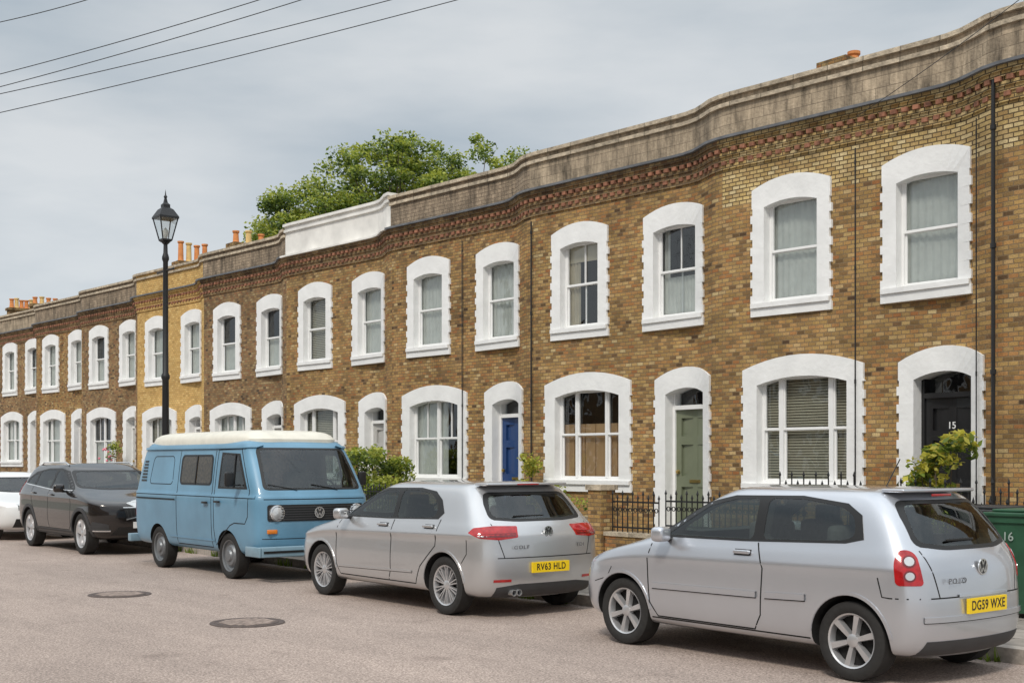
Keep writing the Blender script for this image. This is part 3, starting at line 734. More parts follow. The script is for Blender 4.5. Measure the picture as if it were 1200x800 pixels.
# ------------------------------------------------------------------ wheelie bins
M_BIN = pm('dark_green_plastic', (.025, .085, .045), .45, var=.15); M_BINB = pm('black_plastic', (.03, .03, .032), .5, var=.15)
def bin_(x, y, mat, lab, num=None):
    r = empty('wheelie_bin', (x, y, .12), lab, 'wheelie bin', 'wheelie bins on the pavement')
    b = B(); i = 0
    pr = [(.21, .24, .05), (.215, .245, .1), (.27, .31, .93), (.29, .33, .94), (.29, .33, 1.0)]
    for hx, hy, z in pr: b.v += [(-hx, -hy, z), (hx, -hy, z), (hx, hy, z), (-hx, hy, z)]
    for j in range(len(pr) - 1):
        for q in range(4): b.f.append((j * 4 + q, j * 4 + (q + 1) % 4, j * 4 + 4 + (q + 1) % 4, j * 4 + 4 + q)); b.m.append(0)
    b.f.append((3, 2, 1, 0)); b.m.append(0)
    b.obj('bin_body', mat, r)
    b = B(); b.box(-.3, .3, -.35, .34, 1.0, 1.04); b.box(-.24, .24, -.28, .28, 1.042, 1.07); b.obj('lid', mat, r, bevel=.012)
    b = B(); b.tube([(-.25, .38, .98), (.25, .38, .98)], .016, 8); b.obj('handle', M_BINB, r)
    for sx in (-.24, .24):
        b = B(); b.lathe([(.0, -.03), (.1, -.03), (.1, .03), (.0, .03)], 18, (sx, .27, .1), 'x'); b.obj('wheel', M_BINB, r)
    if num: text_mesh('number', num, .12, pm('faded_white_lettering', (.30, .36, .32), .6), FACC, (-.05, -.312, .80), r, bold=.001)
bin_(-6.42, 11.75, M_BIN, 'dark green wheelie bin with white number 16', '16')
bin_(-5.72, 11.85, M_BIN, 'dark green wheelie bin standing on the pavement')
bin_(-7.1, 12.3, M_BINB, 'black wheelie bin standing on the pavement')

# ------------------------------------------------------------------ cars
def paint(name, c, metal, rough, flake=True):
    return pm(name, c, rough, metal, 1.0, var=.02, nscale=3)
P_SILVER = paint('silver_car_paint', (.56, .58, .62), .7, .30)
P_SILVER2 = paint('warm_silver_car_paint', (.57, .575, .585), .7, .30)
P_BROWN = paint('dark_taupe_car_paint', (.022, .018, .017), .5, .22)
P_WHITE = paint('white_car_paint', (.75, .75, .74), 0, .3)
P_BLUE = pm('light_blue_van_paint', (.125, .275, .40), .4, 0, .35, var=.12, nscale=2)
M_TRIM = pm('black_car_trim', (.012, .012, .012), .45); M_PLAST = pm('grey_bumper_plastic', (.045, .045, .047), .6)
M_TYRE = pm('tyre_rubber', (.022, .021, .020), .85, var=.2, nscale=20); M_ALLOY = pm('alloy_rim', (.62, .62, .63), .35, .7)
M_ARCH = pm('wheel_well_black', (.008, .008, .008), .95); M_INT = pm('dark_grey_car_interior', (.05, .05, .05), .8, var=.2)
M_SEAT = pm('grey_seat_cloth', (.10, .10, .10), .9, var=.2, nscale=20)
M_RED = pm('red_lamp', (.38, .008, .010), .12, 0, .8, var=.25, nscale=25); M_ORANGE = pm('orange_lamp', (.7, .2, .02), .15, 0, .6); M_CLEAR = pm('clear_lamp', (.60, .62, .63), .1, .3, .8)
M_DRED = pm('dark_red_lamp', (.15, .004, .006), .12, 0, .8)
M_CHROME = pm('chrome', (.78, .79, .80), .18, .8); M_BADGE = pm('dark_chrome_badge', (.14, .14, .15), .3, .5); M_YPL = pm('yellow_plate', (.90, .62, .01), .4, var=.02); M_WPL = pm('white_plate', (.8, .8, .78), .4, var=.02)
M_GAPSHADE = pm('gap_and_shadow_black', (.01, .01, .01), .9); M_STEEL = pm('steel_wheel', (.20, .21, .22), .45, .5); M_CREAM = pm('cream_fibreglass', (.70, .67, .58), .5, 0, .2, var=.07)  # black for panel gaps and for shadow lines painted under strips and creases
M_VCURT = pm('brown_van_curtain', (.26, .14, .07), .8, var=.4, nscale=25)

def inside(p, poly):
    x, y = p; r = False; n = len(poly)
    for i in range(n):
        x1, y1 = poly[i]; x2, y2 = poly[(i + 1) % n]
        if (y1 > y) != (y2 > y) and x < (x2 - x1) * (y - y1) / (y2 - y1) + x1: r = not r
    return r
def rnd(pts, sc):
    for _ in range(2):
        q = []
        for i in range(len(pts)):
            a = Vector(pts[i]); b = Vector(pts[(i + 1) % len(pts)])
            L = (b - a).length; t = min(.3, sc / max(L, 1e-4))
            q += [tuple(a.lerp(b, t)), tuple(a.lerp(b, 1 - t))]
        pts = q; sc *= .4
    return pts
def resample(pts, st=.04):
    out = []
    for i in range(len(pts)):
        a = Vector(pts[i][:2]); b = Vector(pts[(i + 1) % len(pts)][:2]); n = max(1, int((b - a).length / st))
        for k in range(n): out.append(tuple(a.lerp(b, k / n)))
    return out
def loft(levels, crown):
    rings = []; NS = 12
    for lv in levels:
        xf, xr, w, rf, rr, z = lv
        if not isinstance(z, (list, tuple)): z = [(0, z), (1, z)]
        half = [(xf, 0), (xf + .10 * rf, .42 * w), (xf + .34 * rf, .76 * w), (xf + .85 * rf, .955 * w)]
        a = xf + 1.6 * rf; b = xr - 1.6 * rr
        for i in range(NS):
            t = i / (NS - 1); y = w * (1 - .012 * (2 * t - 1) ** 4)
            half.append((a + (b - a) * t, y))
        half += [(xr - .85 * rr, .955 * w), (xr - .34 * rr, .76 * w), (xr - .10 * rr, .42 * w), (xr, 0)]
        rings.append([(x, y, lin(z, x)) for x, y in half])
    P = len(rings[0]); full = 2 * P - 2
    V = []; F = []
    for rg in rings:
        V += rg + [(x, -y, z) for x, y, z in rg[1:-1]][::-1]
    def idx(l, i): return l * full + (i % full)
    for l in range(len(rings) - 1):
        for i in range(full): F.append((idx(l, i), idx(l + 1, i), idx(l + 1, i + 1), idx(l, i + 1)))
    def cap(l, flip, cr):
        c0 = len(V); rg = rings[l]
        for i in range(1, P - 1): V.append((rg[i][0], 0, rg[i][2] + cr * min(1, rg[i][1] / (rings[l][6][1]))))
        fs = []
        cen = lambda i: idx(l, 0) if i == 0 else (idx(l, P - 1) if i == P - 1 else c0 + i - 1)
        for i in range(P - 1):
            q = list(dict.fromkeys([idx(l, i), idx(l, i + 1), cen(i + 1), cen(i)])); fs.append(q)
            mA = idx(l, full - i) if i > 0 else idx(l, 0); mB = idx(l, full - i - 1)
            q = list(dict.fromkeys([mA, cen(i), cen(i + 1), mB])); fs.append(q)
        for q in fs: F.append(tuple(q) if not flip else tuple(reversed(q)))
    cap(0, True, 0); cap(len(rings) - 1, False, crown)
    me = bpy.data.meshes.new('body'); me.from_pydata(V, [], F)
    bm = bmesh.new(); bm.from_mesh(me); bmesh.ops.recalc_face_normals(bm, faces=bm.faces); bm.to_mesh(me); bm.free()
    o = bpy.data.objects.new('body', me); COL.objects.link(o)
    sm = o.modifiers.new('s', 'SUBSURF'); sm.levels = 2; sm.render_levels = 2
    dg = bpy.context.evaluated_depsgraph_get(); m2 = bpy.data.meshes.new_from_object(o.evaluated_get(dg))
    o.modifiers.clear(); o.data = m2
    return o

class Car:
    def __init__(s, levels, crown, wheels, rt, hw, paintm, loc, rz, label, name='parked_car', cat='car', rim=None, group='cars parked along the kerb', archr=.045, tw=.2, spokes=5, rimm=None,
                 belt=None, side_cut=(), rear_cut=None, front_cut=None, cav_drop=.30, sw=(.15, .20)):
        s.root = empty(name, loc, label, cat, group, rz)
        s.hw = hw; s.levels = levels; s.sw = sw
        o = loft(levels, crown); m2 = o.data
        m2.materials.clear(); m2.materials.append(paintm); m2.materials.append(M_ARCH); m2.materials.append(M_INT)
        OV = [v.co.copy() for v in m2.vertices]; OP = [tuple(p.vertices) for p in m2.polygons]; ON = [v.normal.copy() for v in m2.vertices]
        s.bvh = BVHTree.FromPolygons(OV, OP)
        s.OV, s.OP, s.ON = OV, OP, ON
        cutters = []
        cut = B()
        for wx in wheels:
            for sg in (-1, 1):
                ya, yb = (hw - .30, hw + .3) if sg > 0 else (-hw - .3, -hw + .30)
                cut.lathe([(rt + archr, ya), (rt + archr, yb)], 48, (wx, 0, rt), 'y')
        cutters.append(cut.obj('cut', [M_ARCH], fix=True))
        if belt is not None:
            sh = lambda z, d: [(a, b + d) for a, b in z] if isinstance(z, (list, tuple)) else z + d
            L0 = levels[belt]; cl = [(L0[0] + .14, L0[1] - .12, L0[2] - .08, L0[3], L0[4], sh(L0[5], -cav_drop))]
            for lv in levels[belt:]: cl.append((lv[0] + .14, lv[1] - .12, lv[2] - .07, lv[3], lv[4], sh(lv[5], -.03)))
            cv = loft(cl, crown); cv.data.materials.clear(); cv.data.materials.append(M_INT); cutters.append(cv)
            b = B()
            for pl in side_cut: b.prism(resample(pl, .2), -2, 2)
            if b.v: cutters.append(b.obj('cut', [M_INT], fix=True))
            mid = (levels[-1][0] + levels[-1][1]) / 2
            for pl, x0, x1 in ((rear_cut, mid, 6), (front_cut, mid, -2)):
                if pl:
                    b = B(); b.prism(pl, x0, x1); b.v = [(v[1], v[0], v[2]) for v in b.v]
                    cutters.append(b.obj('cut', [M_INT], fix=True))
        for co in cutters:
            bo = o.modifiers.new('b', 'BOOLEAN'); bo.object = co; bo.operation = 'DIFFERENCE'; bo.solver = 'EXACT'
            try: bo.material_mode = 'TRANSFER'
            except Exception: pass
        dg = bpy.context.evaluated_depsgraph_get(); m3 = bpy.data.meshes.new_from_object(o.evaluated_get(dg))
        o.modifiers.clear(); o.data = m3
        for co in cutters: bpy.data.objects.remove(co)
        # keep the smooth outer-skin normals of the uncut body on the cut one
        cache = {}
        def onrm(vi):
            if vi not in cache:
                co_ = m3.vertices[vi].co; loc_, nn, fi, dist = s.bvh.find_nearest(co_)
                if loc_ is None or dist > 2e-4: cache[vi] = None
                else:
                    pv = OP[fi]; w_ = poly_3d_calc([OV[i] for i in pv], loc_); n_ = Vector((0, 0, 0))
                    for a_, i in zip(w_, pv): n_ += ON[i] * a_
                    cache[vi] = n_.normalized()
            return cache[vi]
        nrm = [None] * len(m3.loops)
        for p in m3.polygons:
            p.use_smooth = True; pn_ = p.normal.copy()
            for li in p.loop_indices:
                n_ = onrm(m3.loops[li].vertex_index)
                nrm[li] = n_ if (n_ is not None and n_.dot(pn_) > .7) else pn_
        try: m3.normals_split_custom_set(nrm)
        except Exception as e: print('custom normals', e)
        o.parent = s.root; s.body = o
        for wx in wheels:
            for sg in (-1, 1): s.wheel(wx, sg, rt, hw, tw, spokes, rim or rt * .68, rimm or M_ALLOY)
    FR = {'S': ((0, 0, 0), (1, 0, 0), (0, 0, 1), (0, 1, 0)), 'R': ((0, 0, 0), (0, 1, 0), (0, 0, 1), (-1, 0, 0)),
          'F': ((0, 0, 0), (0, 1, 0), (0, 0, 1), (1, 0, 0)), 'CR': ((0, 0, 0), (.7071, .7071, 0), (0, 0, 1), (-.7071, .7071, 0)),
          'CF': ((0, 0, 0), (.7071, -.7071, 0), (0, 0, 1), (.7071, .7071, 0)), 'T': ((0, 0, 0), (1, 0, 0), (0, 1, 0), (0, 0, -1))}
    def cast(s, fr, a, b):
        O, U, Vv, D = [Vector(q) for q in s.FR[fr]]
        P = O + U * a + Vv * b - D * 8
        h = s.bvh.ray_cast(P, D)
        if h[0] is None:
            h = s.bvh.find_nearest(P + D * 7)
            return h[0], h[1]
        pv = s.OP[h[2]]; w_ = poly_3d_calc([s.OV[i] for i in pv], h[0]); n = Vector((0, 0, 0))
        for a_, i in zip(w_, pv): n += s.ON[i] * a_
        n.normalize()
        if n.dot(D) > 0: n = -n
        return h[0], n
    def panel(s, name, pts, fr, offset, mat, both=False, rings=7, parent=None, skirt=.012, smooth_corners=0, holes=()):
        if smooth_corners: pts = rnd(pts, smooth_corners)
        out = resample(pts, .035); holes = [resample(h, .035) for h in holes]
        allp = [Vector(p) for p in out]; edges = [(i, (i + 1) % len(out)) for i in range(len(out))]
        for h in holes:
            b0 = len(allp); allp += [Vector(p) for p in h]; edges += [(b0 + i, b0 + (i + 1) % len(h)) for i in range(len(h))]
        xs = [p[0] for p in out]; ys = [p[1] for p in out]; st = max(.03, min(.05, (max(ys) - min(ys)) / 4))
        nb = len(allp)
        x = min(xs) + st * .5
        while x < max(xs):
            y = min(ys) + st * .5
            while y < max(ys):
                if inside((x, y), out) and not any(inside((x, y), h) for h in holes):
                    if min((Vector((x, y)) - q).length for q in allp[:nb]) > .012: allp.append(Vector((x, y)))
                y += st
            x += st
        r = delaunay_2d_cdt(allp, edges, [], 0, 1e-5)
        V2, F2 = r[0], r[2]
        vs = []
        for p in V2:
            h, n = s.cast(fr, p.x, p.y); vs.append(h + n * offset)
        fs = []
        for f in F2:
            c = sum((V2[i] for i in f), Vector((0, 0))) / len(f)
            if inside(c, out) and not any(inside(c, h) for h in holes): fs.append(tuple(f))
        cnt = {}
        for f in fs:
            for i in range(len(f)):
                e = (f[i], f[(i + 1) % len(f)]); kk = tuple(sorted(e)); cnt.setdefault(kk, []).append(e)
        low = {}
        def lo(i):
            if i not in low:
                h, n = s.cast(fr, V2[i].x, V2[i].y); low[i] = len(vs); vs.append(h - n * skirt)
            return low[i]
        for kk, es in cnt.items():
            if len(es) == 1:
                a, b = es[0]; fs.append((b, a, lo(a), lo(b)))
        res = []
        for sg in ((1, -1) if both else (1,)):
            b = B(); b.v = [(v.x, v.y * sg, v.z) for v in vs]; b.f = fs; b.m = [0] * len(fs)
            o = b.obj(name, mat, parent or s.root, fix=True, smooth=True); res.append(o)
        return res
    def ribbon(s, name, pts, hw, fr, offset, mat, both=True, parent=None, closed=False):
        pl = [Vector(p) for p in pts]; out = []
        for a, b in zip(pl, pl[1:]):
            n = max(1, int((b - a).length / .05))
            for k in range(n): out.append(a.lerp(b, k / n))
        out.append(pl[-1]); L = []
        for i, p in enumerate(out):
            d = (out[min(i + 1, len(out) - 1)] - out[max(i - 1, 0)]).normalized(); nn = Vector((-d.y, d.x))
            q = []
            for sg in (-1, 1):
                h, m = s.cast(fr, *(p + nn * hw * sg)); q.append((h - m * .008, h + m * offset))
            L.append((q[0][0], q[0][1], q[1][1], q[1][0]))
        for sg in ((1, -1) if both else (1,)):
            b = B()
            for r4 in L: b.v += [(v.x, v.y * sg, v.z) for v in r4]
            for i in range(len(L) - 1):
                for k in range(3): b.f.append((i * 4 + k, i * 4 + k + 1, i * 4 + 5 + k, i * 4 + 4 + k)); b.m.append(0)
            b.obj(name, mat, parent or s.root, fix=True)
    def blob(s, name, c, size, mat, bevel=.01, both=True, rot=0, parent=None):
        for sg in ((1, -1) if both else (1,)):
            b = B(); sx, sy, sz = [q / 2 for q in size]
            b.box(-sx, sx, -sy, sy, -sz, sz)
            R = Matrix.Rotation(rot * sg, 3, 'Z')
            b.v = [tuple(R @ Vector(v) + Vector((c[0], c[1] * sg, c[2]))) for v in b.v]
            b.obj(name, mat, parent or s.root, bevel=bevel, smooth=True)
    def wheel(s, wx, sg, rt, hw, tw, spokes, rr, rimm):
        yc = sg * (hw - .035 - tw / 2); yo = sg
        hub = B(); hub.lathe([(.0, -.02), (rr * .93, -.02), (rr * .93, .01), (0, .01)], 28, (wx, yc, rt), 'y'); w = hub.obj('wheel', M_ARCH, s.root, fix=True)
        t = B(); h = tw / 2
        t.lathe([(rr, -h * .8), (rr + .02, -h * .95), (rt * .9, -h), (rt * .985, -h * .86), (rt, -h * .5), (rt, h * .5), (rt * .985, h * .86), (rt * .9, h), (rr + .02, h * .95), (rr, h * .8), (rr, -h * .8)], 44, (wx, yc, rt), 'y', cap=False)
        t.obj('tyre', M_TYRE, w, smooth=True, fix=True)
        r = B()
        r.lathe([(rr * .93, -h * .8 * yo), (rr * .93, h * .55 * yo), (rr * .96, h * .82 * yo), (rr * 1.02, h * .9 * yo), (rr * 1.02, h * .7 * yo)], 44, (wx, yc, rt), 'y', cap=False)
        y1 = yc + yo * h * .66
        if spokes > 0:
            def P(rad, tt, y, ca, sa): return (wx + ca * rad - sa * tt, y, rt + sa * rad + ca * tt)
            def spoke(a, wa, wb, sk=0):
                ca, sa = math.cos(a), math.sin(a)
                q = [P(rr * .12, -wa, y1, ca, sa), P(rr * .96, -wb + sk, y1 + yo * h * .14, ca, sa), P(rr * .96, wb + sk, y1 + yo * h * .14, ca, sa), P(rr * .12, wa, y1, ca, sa)]
                qb = [P(rr * .12, -wa * 1.3, y1 - yo * .045, ca, sa), P(rr * .96, -wb * 1.3 + sk, y1 - yo * .03, ca, sa), P(rr * .96, wb * 1.3 + sk, y1 - yo * .03, ca, sa), P(rr * .12, wa * 1.3, y1 - yo * .045, ca, sa)]
                r.face(q)
                for j in range(4): r.face([q[j], q[(j + 1) % 4], qb[(j + 1) % 4], qb[j]])
            for k in range(spokes):
                a = 2 * math.pi * k / spokes + .3
                if spokes > 6:
                    spoke(a - .08, rr * .03, rr * .028, -rr * .03); spoke(a + .08, rr * .03, rr * .028, rr * .03)
                else: spoke(a, rr * s.sw[0], rr * s.sw[1])
            r.lathe([(0, yo * .014), (rr * .17, yo * .010), (rr * .24, yo * .004), (rr * .28, -yo * .03)], 24, (wx, y1, rt), 'y', cap=False)
        else:
            r.lathe([(rr * .95, -yo * .01), (rr * .78, -yo * .03), (rr * .62, yo * .012), (rr * .4, yo * .015), (rr * .33, yo * .04), (0, yo * .045)], 32, (wx, y1, rt), 'y', cap=False)
        r.obj('rim', rimm, w, smooth=True, fix=False)
    def plate(s, x, z, mat, txt, rear=True, y=0, w=.52):
        b = B(); t = .012; xx = x
        b.box(xx - t, xx + t, y - w / 2, y + w / 2, z - .056, z + .056)
        p = b.obj('number_plate', mat, s.root)
        if txt:
            text_mesh('plate_lettering', txt, .100, M_BLACK, REARC if rear else FRONTC, (xx + (t + .001) * (1 if rear else -1), y, z), p, extrude=.001, bold=.0012, sx=.86, space=1.1)
        return p
    def emblem(s, x, z, r, rear=True):
        sg = 1 if rear else -1; b = B()
        b.lathe([(0, 0), (r * .99, 0), (r * .99, sg * .003), (0, sg * .003)], 28, (x, 0, z), 'x', 1)
        b.lathe([(r * .86, 0), (r * .86, sg * .010), (r, sg * .010), (r, 0)], 28, (x, 0, z), 'x', cap=False)
        def stroke(a, c):
            a = Vector(a) * r; c = Vector(c) * r; d = (c - a).normalized(); n = Vector((-d.y, d.x)) * r * .085
            q = [a - n, c - n, c + n, a + n]
            b.face([(x + sg * .009, v.x, z + v.y) for v in q])
        stroke((-.30, .86), (0, .18)); stroke((.30, .86), (0, .18))
        stroke((-.78, .45), (-.33, -.75)); stroke((-.33, -.75), (0, .0)); stroke((0, .0), (.33, -.75)); stroke((.33, -.75), (.78, .45))
        b.obj('emblem', [M_CHROME, M_PLAST], s.root)
    def arcline(s, cx, cz, r, a0, a1, n=24):
        return [(cx + r * math.cos(a0 + (a1 - a0) * i / n), cz + r * math.sin(a0 + (a1 - a0) * i / n)) for i in range(n + 1)]
    def rx(s, y, z): return s.cast('R', y, z)[0].x
    def fx(s, y, z): return s.cast('F', y, z)[0].x
    def sy(s, x, z): return s.cast('S', x, z)[0].y
    def windows(s, trim_side, panes, rear, front, trim_rear=None, trim_front=None):
        s.panel('window_trim', trim_side, 'S', .004, M_TRIM, True, holes=panes)
        for p in panes: s.panel('window', p, 'S', .0015, M_CGL, True, skirt=.001)
        def grow(pl, g=.045):
            cy = sum(p[0] for p in pl) / len(pl); cz = sum(p[1] for p in pl) / len(pl); q = []
            for (a, b) in pl:
                q.append((a + (g if a > cy else -g), b + (g * .6 if b > cz else -g * .6)))
            return q
        for nm, pl, fr in (('rear_window', rear, 'R'), ('windscreen', front, 'F')):
            if pl:
                s.panel(nm + '_surround', grow(pl), fr, .0035, M_TRIM, holes=[pl]); s.panel(nm, pl, fr, .0015, M_CGL, skirt=.001)
    def seats(s, xf, xr_, zb, hd, w=.36, bench=True):
        for xx, both in ((xf, 1), (xr_, 1)):
            s.blob('seat', (xx, w, zb), (.15, .48 if xx == xf else .62, .56), M_SEAT, .05)
            s.blob('headrest', (xx + .06, w, hd), (.10, .27, .17), M_SEAT, .035)
        b = B(); pts = [(xf - .52 + .05 * math.sin(a * math.pi / 8), w + .18 * math.cos(a * math.pi / 8), zb + .1 + .18 * math.sin(a * math.pi / 8)) for a in range(17)]
        b.tube(pts, .014, 6); b.obj('steering_wheel', M_TRIM, s.root)

# ---- small three-door hatchback (silver)
pol = [(.22, 3.80, .70, .28, .19, .20), (.07, 3.89, .795, .33, .21, .25), (0, 3.925, .820, .36, .22, .40), (.01, 3.925, .827, .36, .215, .58),
       (.04, 3.895, .818, .36, .205, [(0, .66), (1, .78), (3.9, .83)]), (.06, 3.885, .824, .36, .205, [(0, .69), (1, .81), (3.9, .86)]), (.09, 3.872, .812, .36, .20, [(0, .725), (1, .855), (3.9, .90)]), (.26, 3.84, .792, .36, .19, [(.2, .80), (1, .93), (3.9, .97)]),
       (.98, 3.79, .768, .22, .17, [(1, .985), (2, .985), (3.8, 1.03)]), (1.36, 3.67, .70, .2, .15, 1.22), (1.71, 3.49, .625, .18, .14, 1.395), (1.90, 3.34, .53, .15, .12, 1.45)]
pn = [rnd([(1.32, 1.02), (1.74, 1.28), (2.02, 1.345), (2.28, 1.355), (2.30, 1.025)], .03), rnd([(2.40, 1.03), (2.38, 1.36), (2.75, 1.355), (3.1, 1.31), (3.24, 1.235), (3.28, 1.09), (3.18, 1.055)], .03)]
rc = rnd([(-.58, 1.06), (-.51, 1.27), (-.45, 1.335), (.45, 1.335), (.51, 1.27), (.58, 1.06), (.3, 1.025), (-.3, 1.025)], .04)
fc = rnd([(-.64, 1.06), (-.53, 1.32), (.53, 1.32), (.64, 1.06), (.3, 1.03), (-.3, 1.03)], .04)
c = Car(pol, .018, (.80, 3.265), .302, .825, P_SILVER, (-8.98, 8.64, 0), 0, 'silver three-door hatchback parked at the kerb', spokes=6, belt=8, side_cut=pn, rear_cut=rc, front_cut=fc, sw=(.075, .115))
c.windows([(1.16, 1.0), (1.72, 1.315), (2.0, 1.375), (2.7, 1.385), (3.15, 1.335), (3.30, 1.25), (3.36, 1.07), (3.2, 1.035), (2.2, 1.005)], pn, rc, fc)
c.seats(2.15, 3.0, .88, 1.2, .34)
c.ribbon('door_seam', [(1.17, .99), (1.13, .8), (1.16, .42), (1.25, .30), (2.35, .30), (2.42, .42), (2.44, .8), (2.36, 1.0)], .006, 'S', .0015, M_GAPSHADE)
c.ribbon('rubbing_strip', [(1.2, .57), (2.38, .585)], .024, 'S', .014, P_SILVER); c.ribbon('rubbing_strip', [(2.47, .587), (2.87, .60)], .024, 'S', .014, P_SILVER)
c.ribbon('painted_strip_shadow', [(1.2, .542), (2.38, .557)], .005, 'S', .004, M_GAPSHADE); c.ribbon('painted_strip_shadow', [(2.47, .559), (2.87, .572)], .005, 'S', .004, M_GAPSHADE)  # dark ribbon paints the shade under the rubbing strip
c.ribbon('sill_seam', [(1.17, .285), (2.9, .285)], .006, 'S', .001, M_GAPSHADE)
c.blob('door_handle', (2.22, c.sy(2.22, .92) - .018, .92), (.17, .03, .032), P_SILVER, .010)
c.ribbon('handle_recess', [(2.13, .915), (2.31, .915)], .026, 'S', .001, M_PLAST)
c.ribbon('bumper_seam', [(3.52, .80), (3.56, .66), (3.62, .655), (3.80, .655)], .005, 'S', .0015, M_GAPSHADE)
c.ribbon('bumper_seam', [(.0 - .6, .655), (.0, .66), (.6, .655)], .005, 'R', .0015, M_GAPSHADE, False)
c.ribbon('tailgate_seam', [(-.60, 1.0), (-.57, .88), (-.52, .66)], .005, 'R', .0015, M_GAPSHADE, True)
c.ribbon('bumper_strip', [(-.66, .50), (.66, .50)], .02, 'R', .012, P_SILVER, False)
c.ribbon('painted_strip_shadow', [(-.66, .477), (.66, .477)], .004, 'R', .004, M_GAPSHADE, False)  # shade below the bumper strip, painted as a dark line
c.ribbon('bumper_seam', [(.42, .55), (.6, .60), (.66, .70)], .004, 'S', .0015, M_GAPSHADE)
c.panel('rear_valance', [(-.66, .23), (-.62, .34), (.62, .34), (.66, .23)], 'R', .004, M_PLAST)
c.panel('tail_light', [(2.03, .75), (2.02, .90), (2.05, 1.0), (2.13, 1.01), (2.19, .97), (2.235, .75)], 'CR', .005, M_RED, True, smooth_corners=.02)
for zc_, rr_ in ((.925, .050), (.82, .045)):
    for rad, offs, mm_ in ((rr_, .007, M_DRED), (rr_ * .72, .010, M_CLEAR)):
        c.panel('lamp_lens', [(2.13 + rad * math.cos(a * .4488), zc_ + rad * .9 * math.sin(a * .4488)) for a in range(14)], 'CR', offs, mm_, True)
c.plate(c.rx(0, .60) + .014, .585, M_YPL, 'DG59 WXE')
c.ribbon('plate_recess', [(-.33, .665), (.33, .665)], .01, 'R', .012, P_SILVER, False)
c.emblem(c.rx(0, .86) + .008, .865, .062)
text_mesh('model_badge', 'POLO', .058, M_BADGE, REARC, (c.rx(-.30, .775) + .012, -.34, .775), c.root, extrude=.001, sx=1.35, space=1.3)
c.blob('wing_mirror', (1.38, -.90, 1.03), (.13, .17, .13), P_SILVER, .04, rot=.2)
c.blob('mirror_arm', (1.36, -.80, .985), (.06, .12, .035), M_TRIM, .01)
c.blob('rear_wiper', (c.rx(0, 1.08) + .015, -.12, 1.07), (.012, .36, .016), M_TRIM, .003, False)
c.blob('spoiler', (3.43, 0, 1.437), (.20, .98, .028), P_SILVER, .012, False)
c.panel('headlight', [(-.15, .66), (-.17, .76), (.1, .82), (.2, .74), (.1, .64)], 'CF', .008, M_CLEAR, True)
c.blob('brake_light', (3.54, 0, 1.40), (.01, .26, .018), M_RED, .002, False)
b = B(); b.tube([(3.0, .06, 1.455), (3.13, .06, 1.68)], .005, 5); b.obj('aerial', M_TRIM, c.root)
for wx in (.80, 3.265): c.ribbon('arch_lip', c.arcline(wx, .302, .362, math.radians(8), math.radians(172)), .012, 'S', .007, P_SILVER)

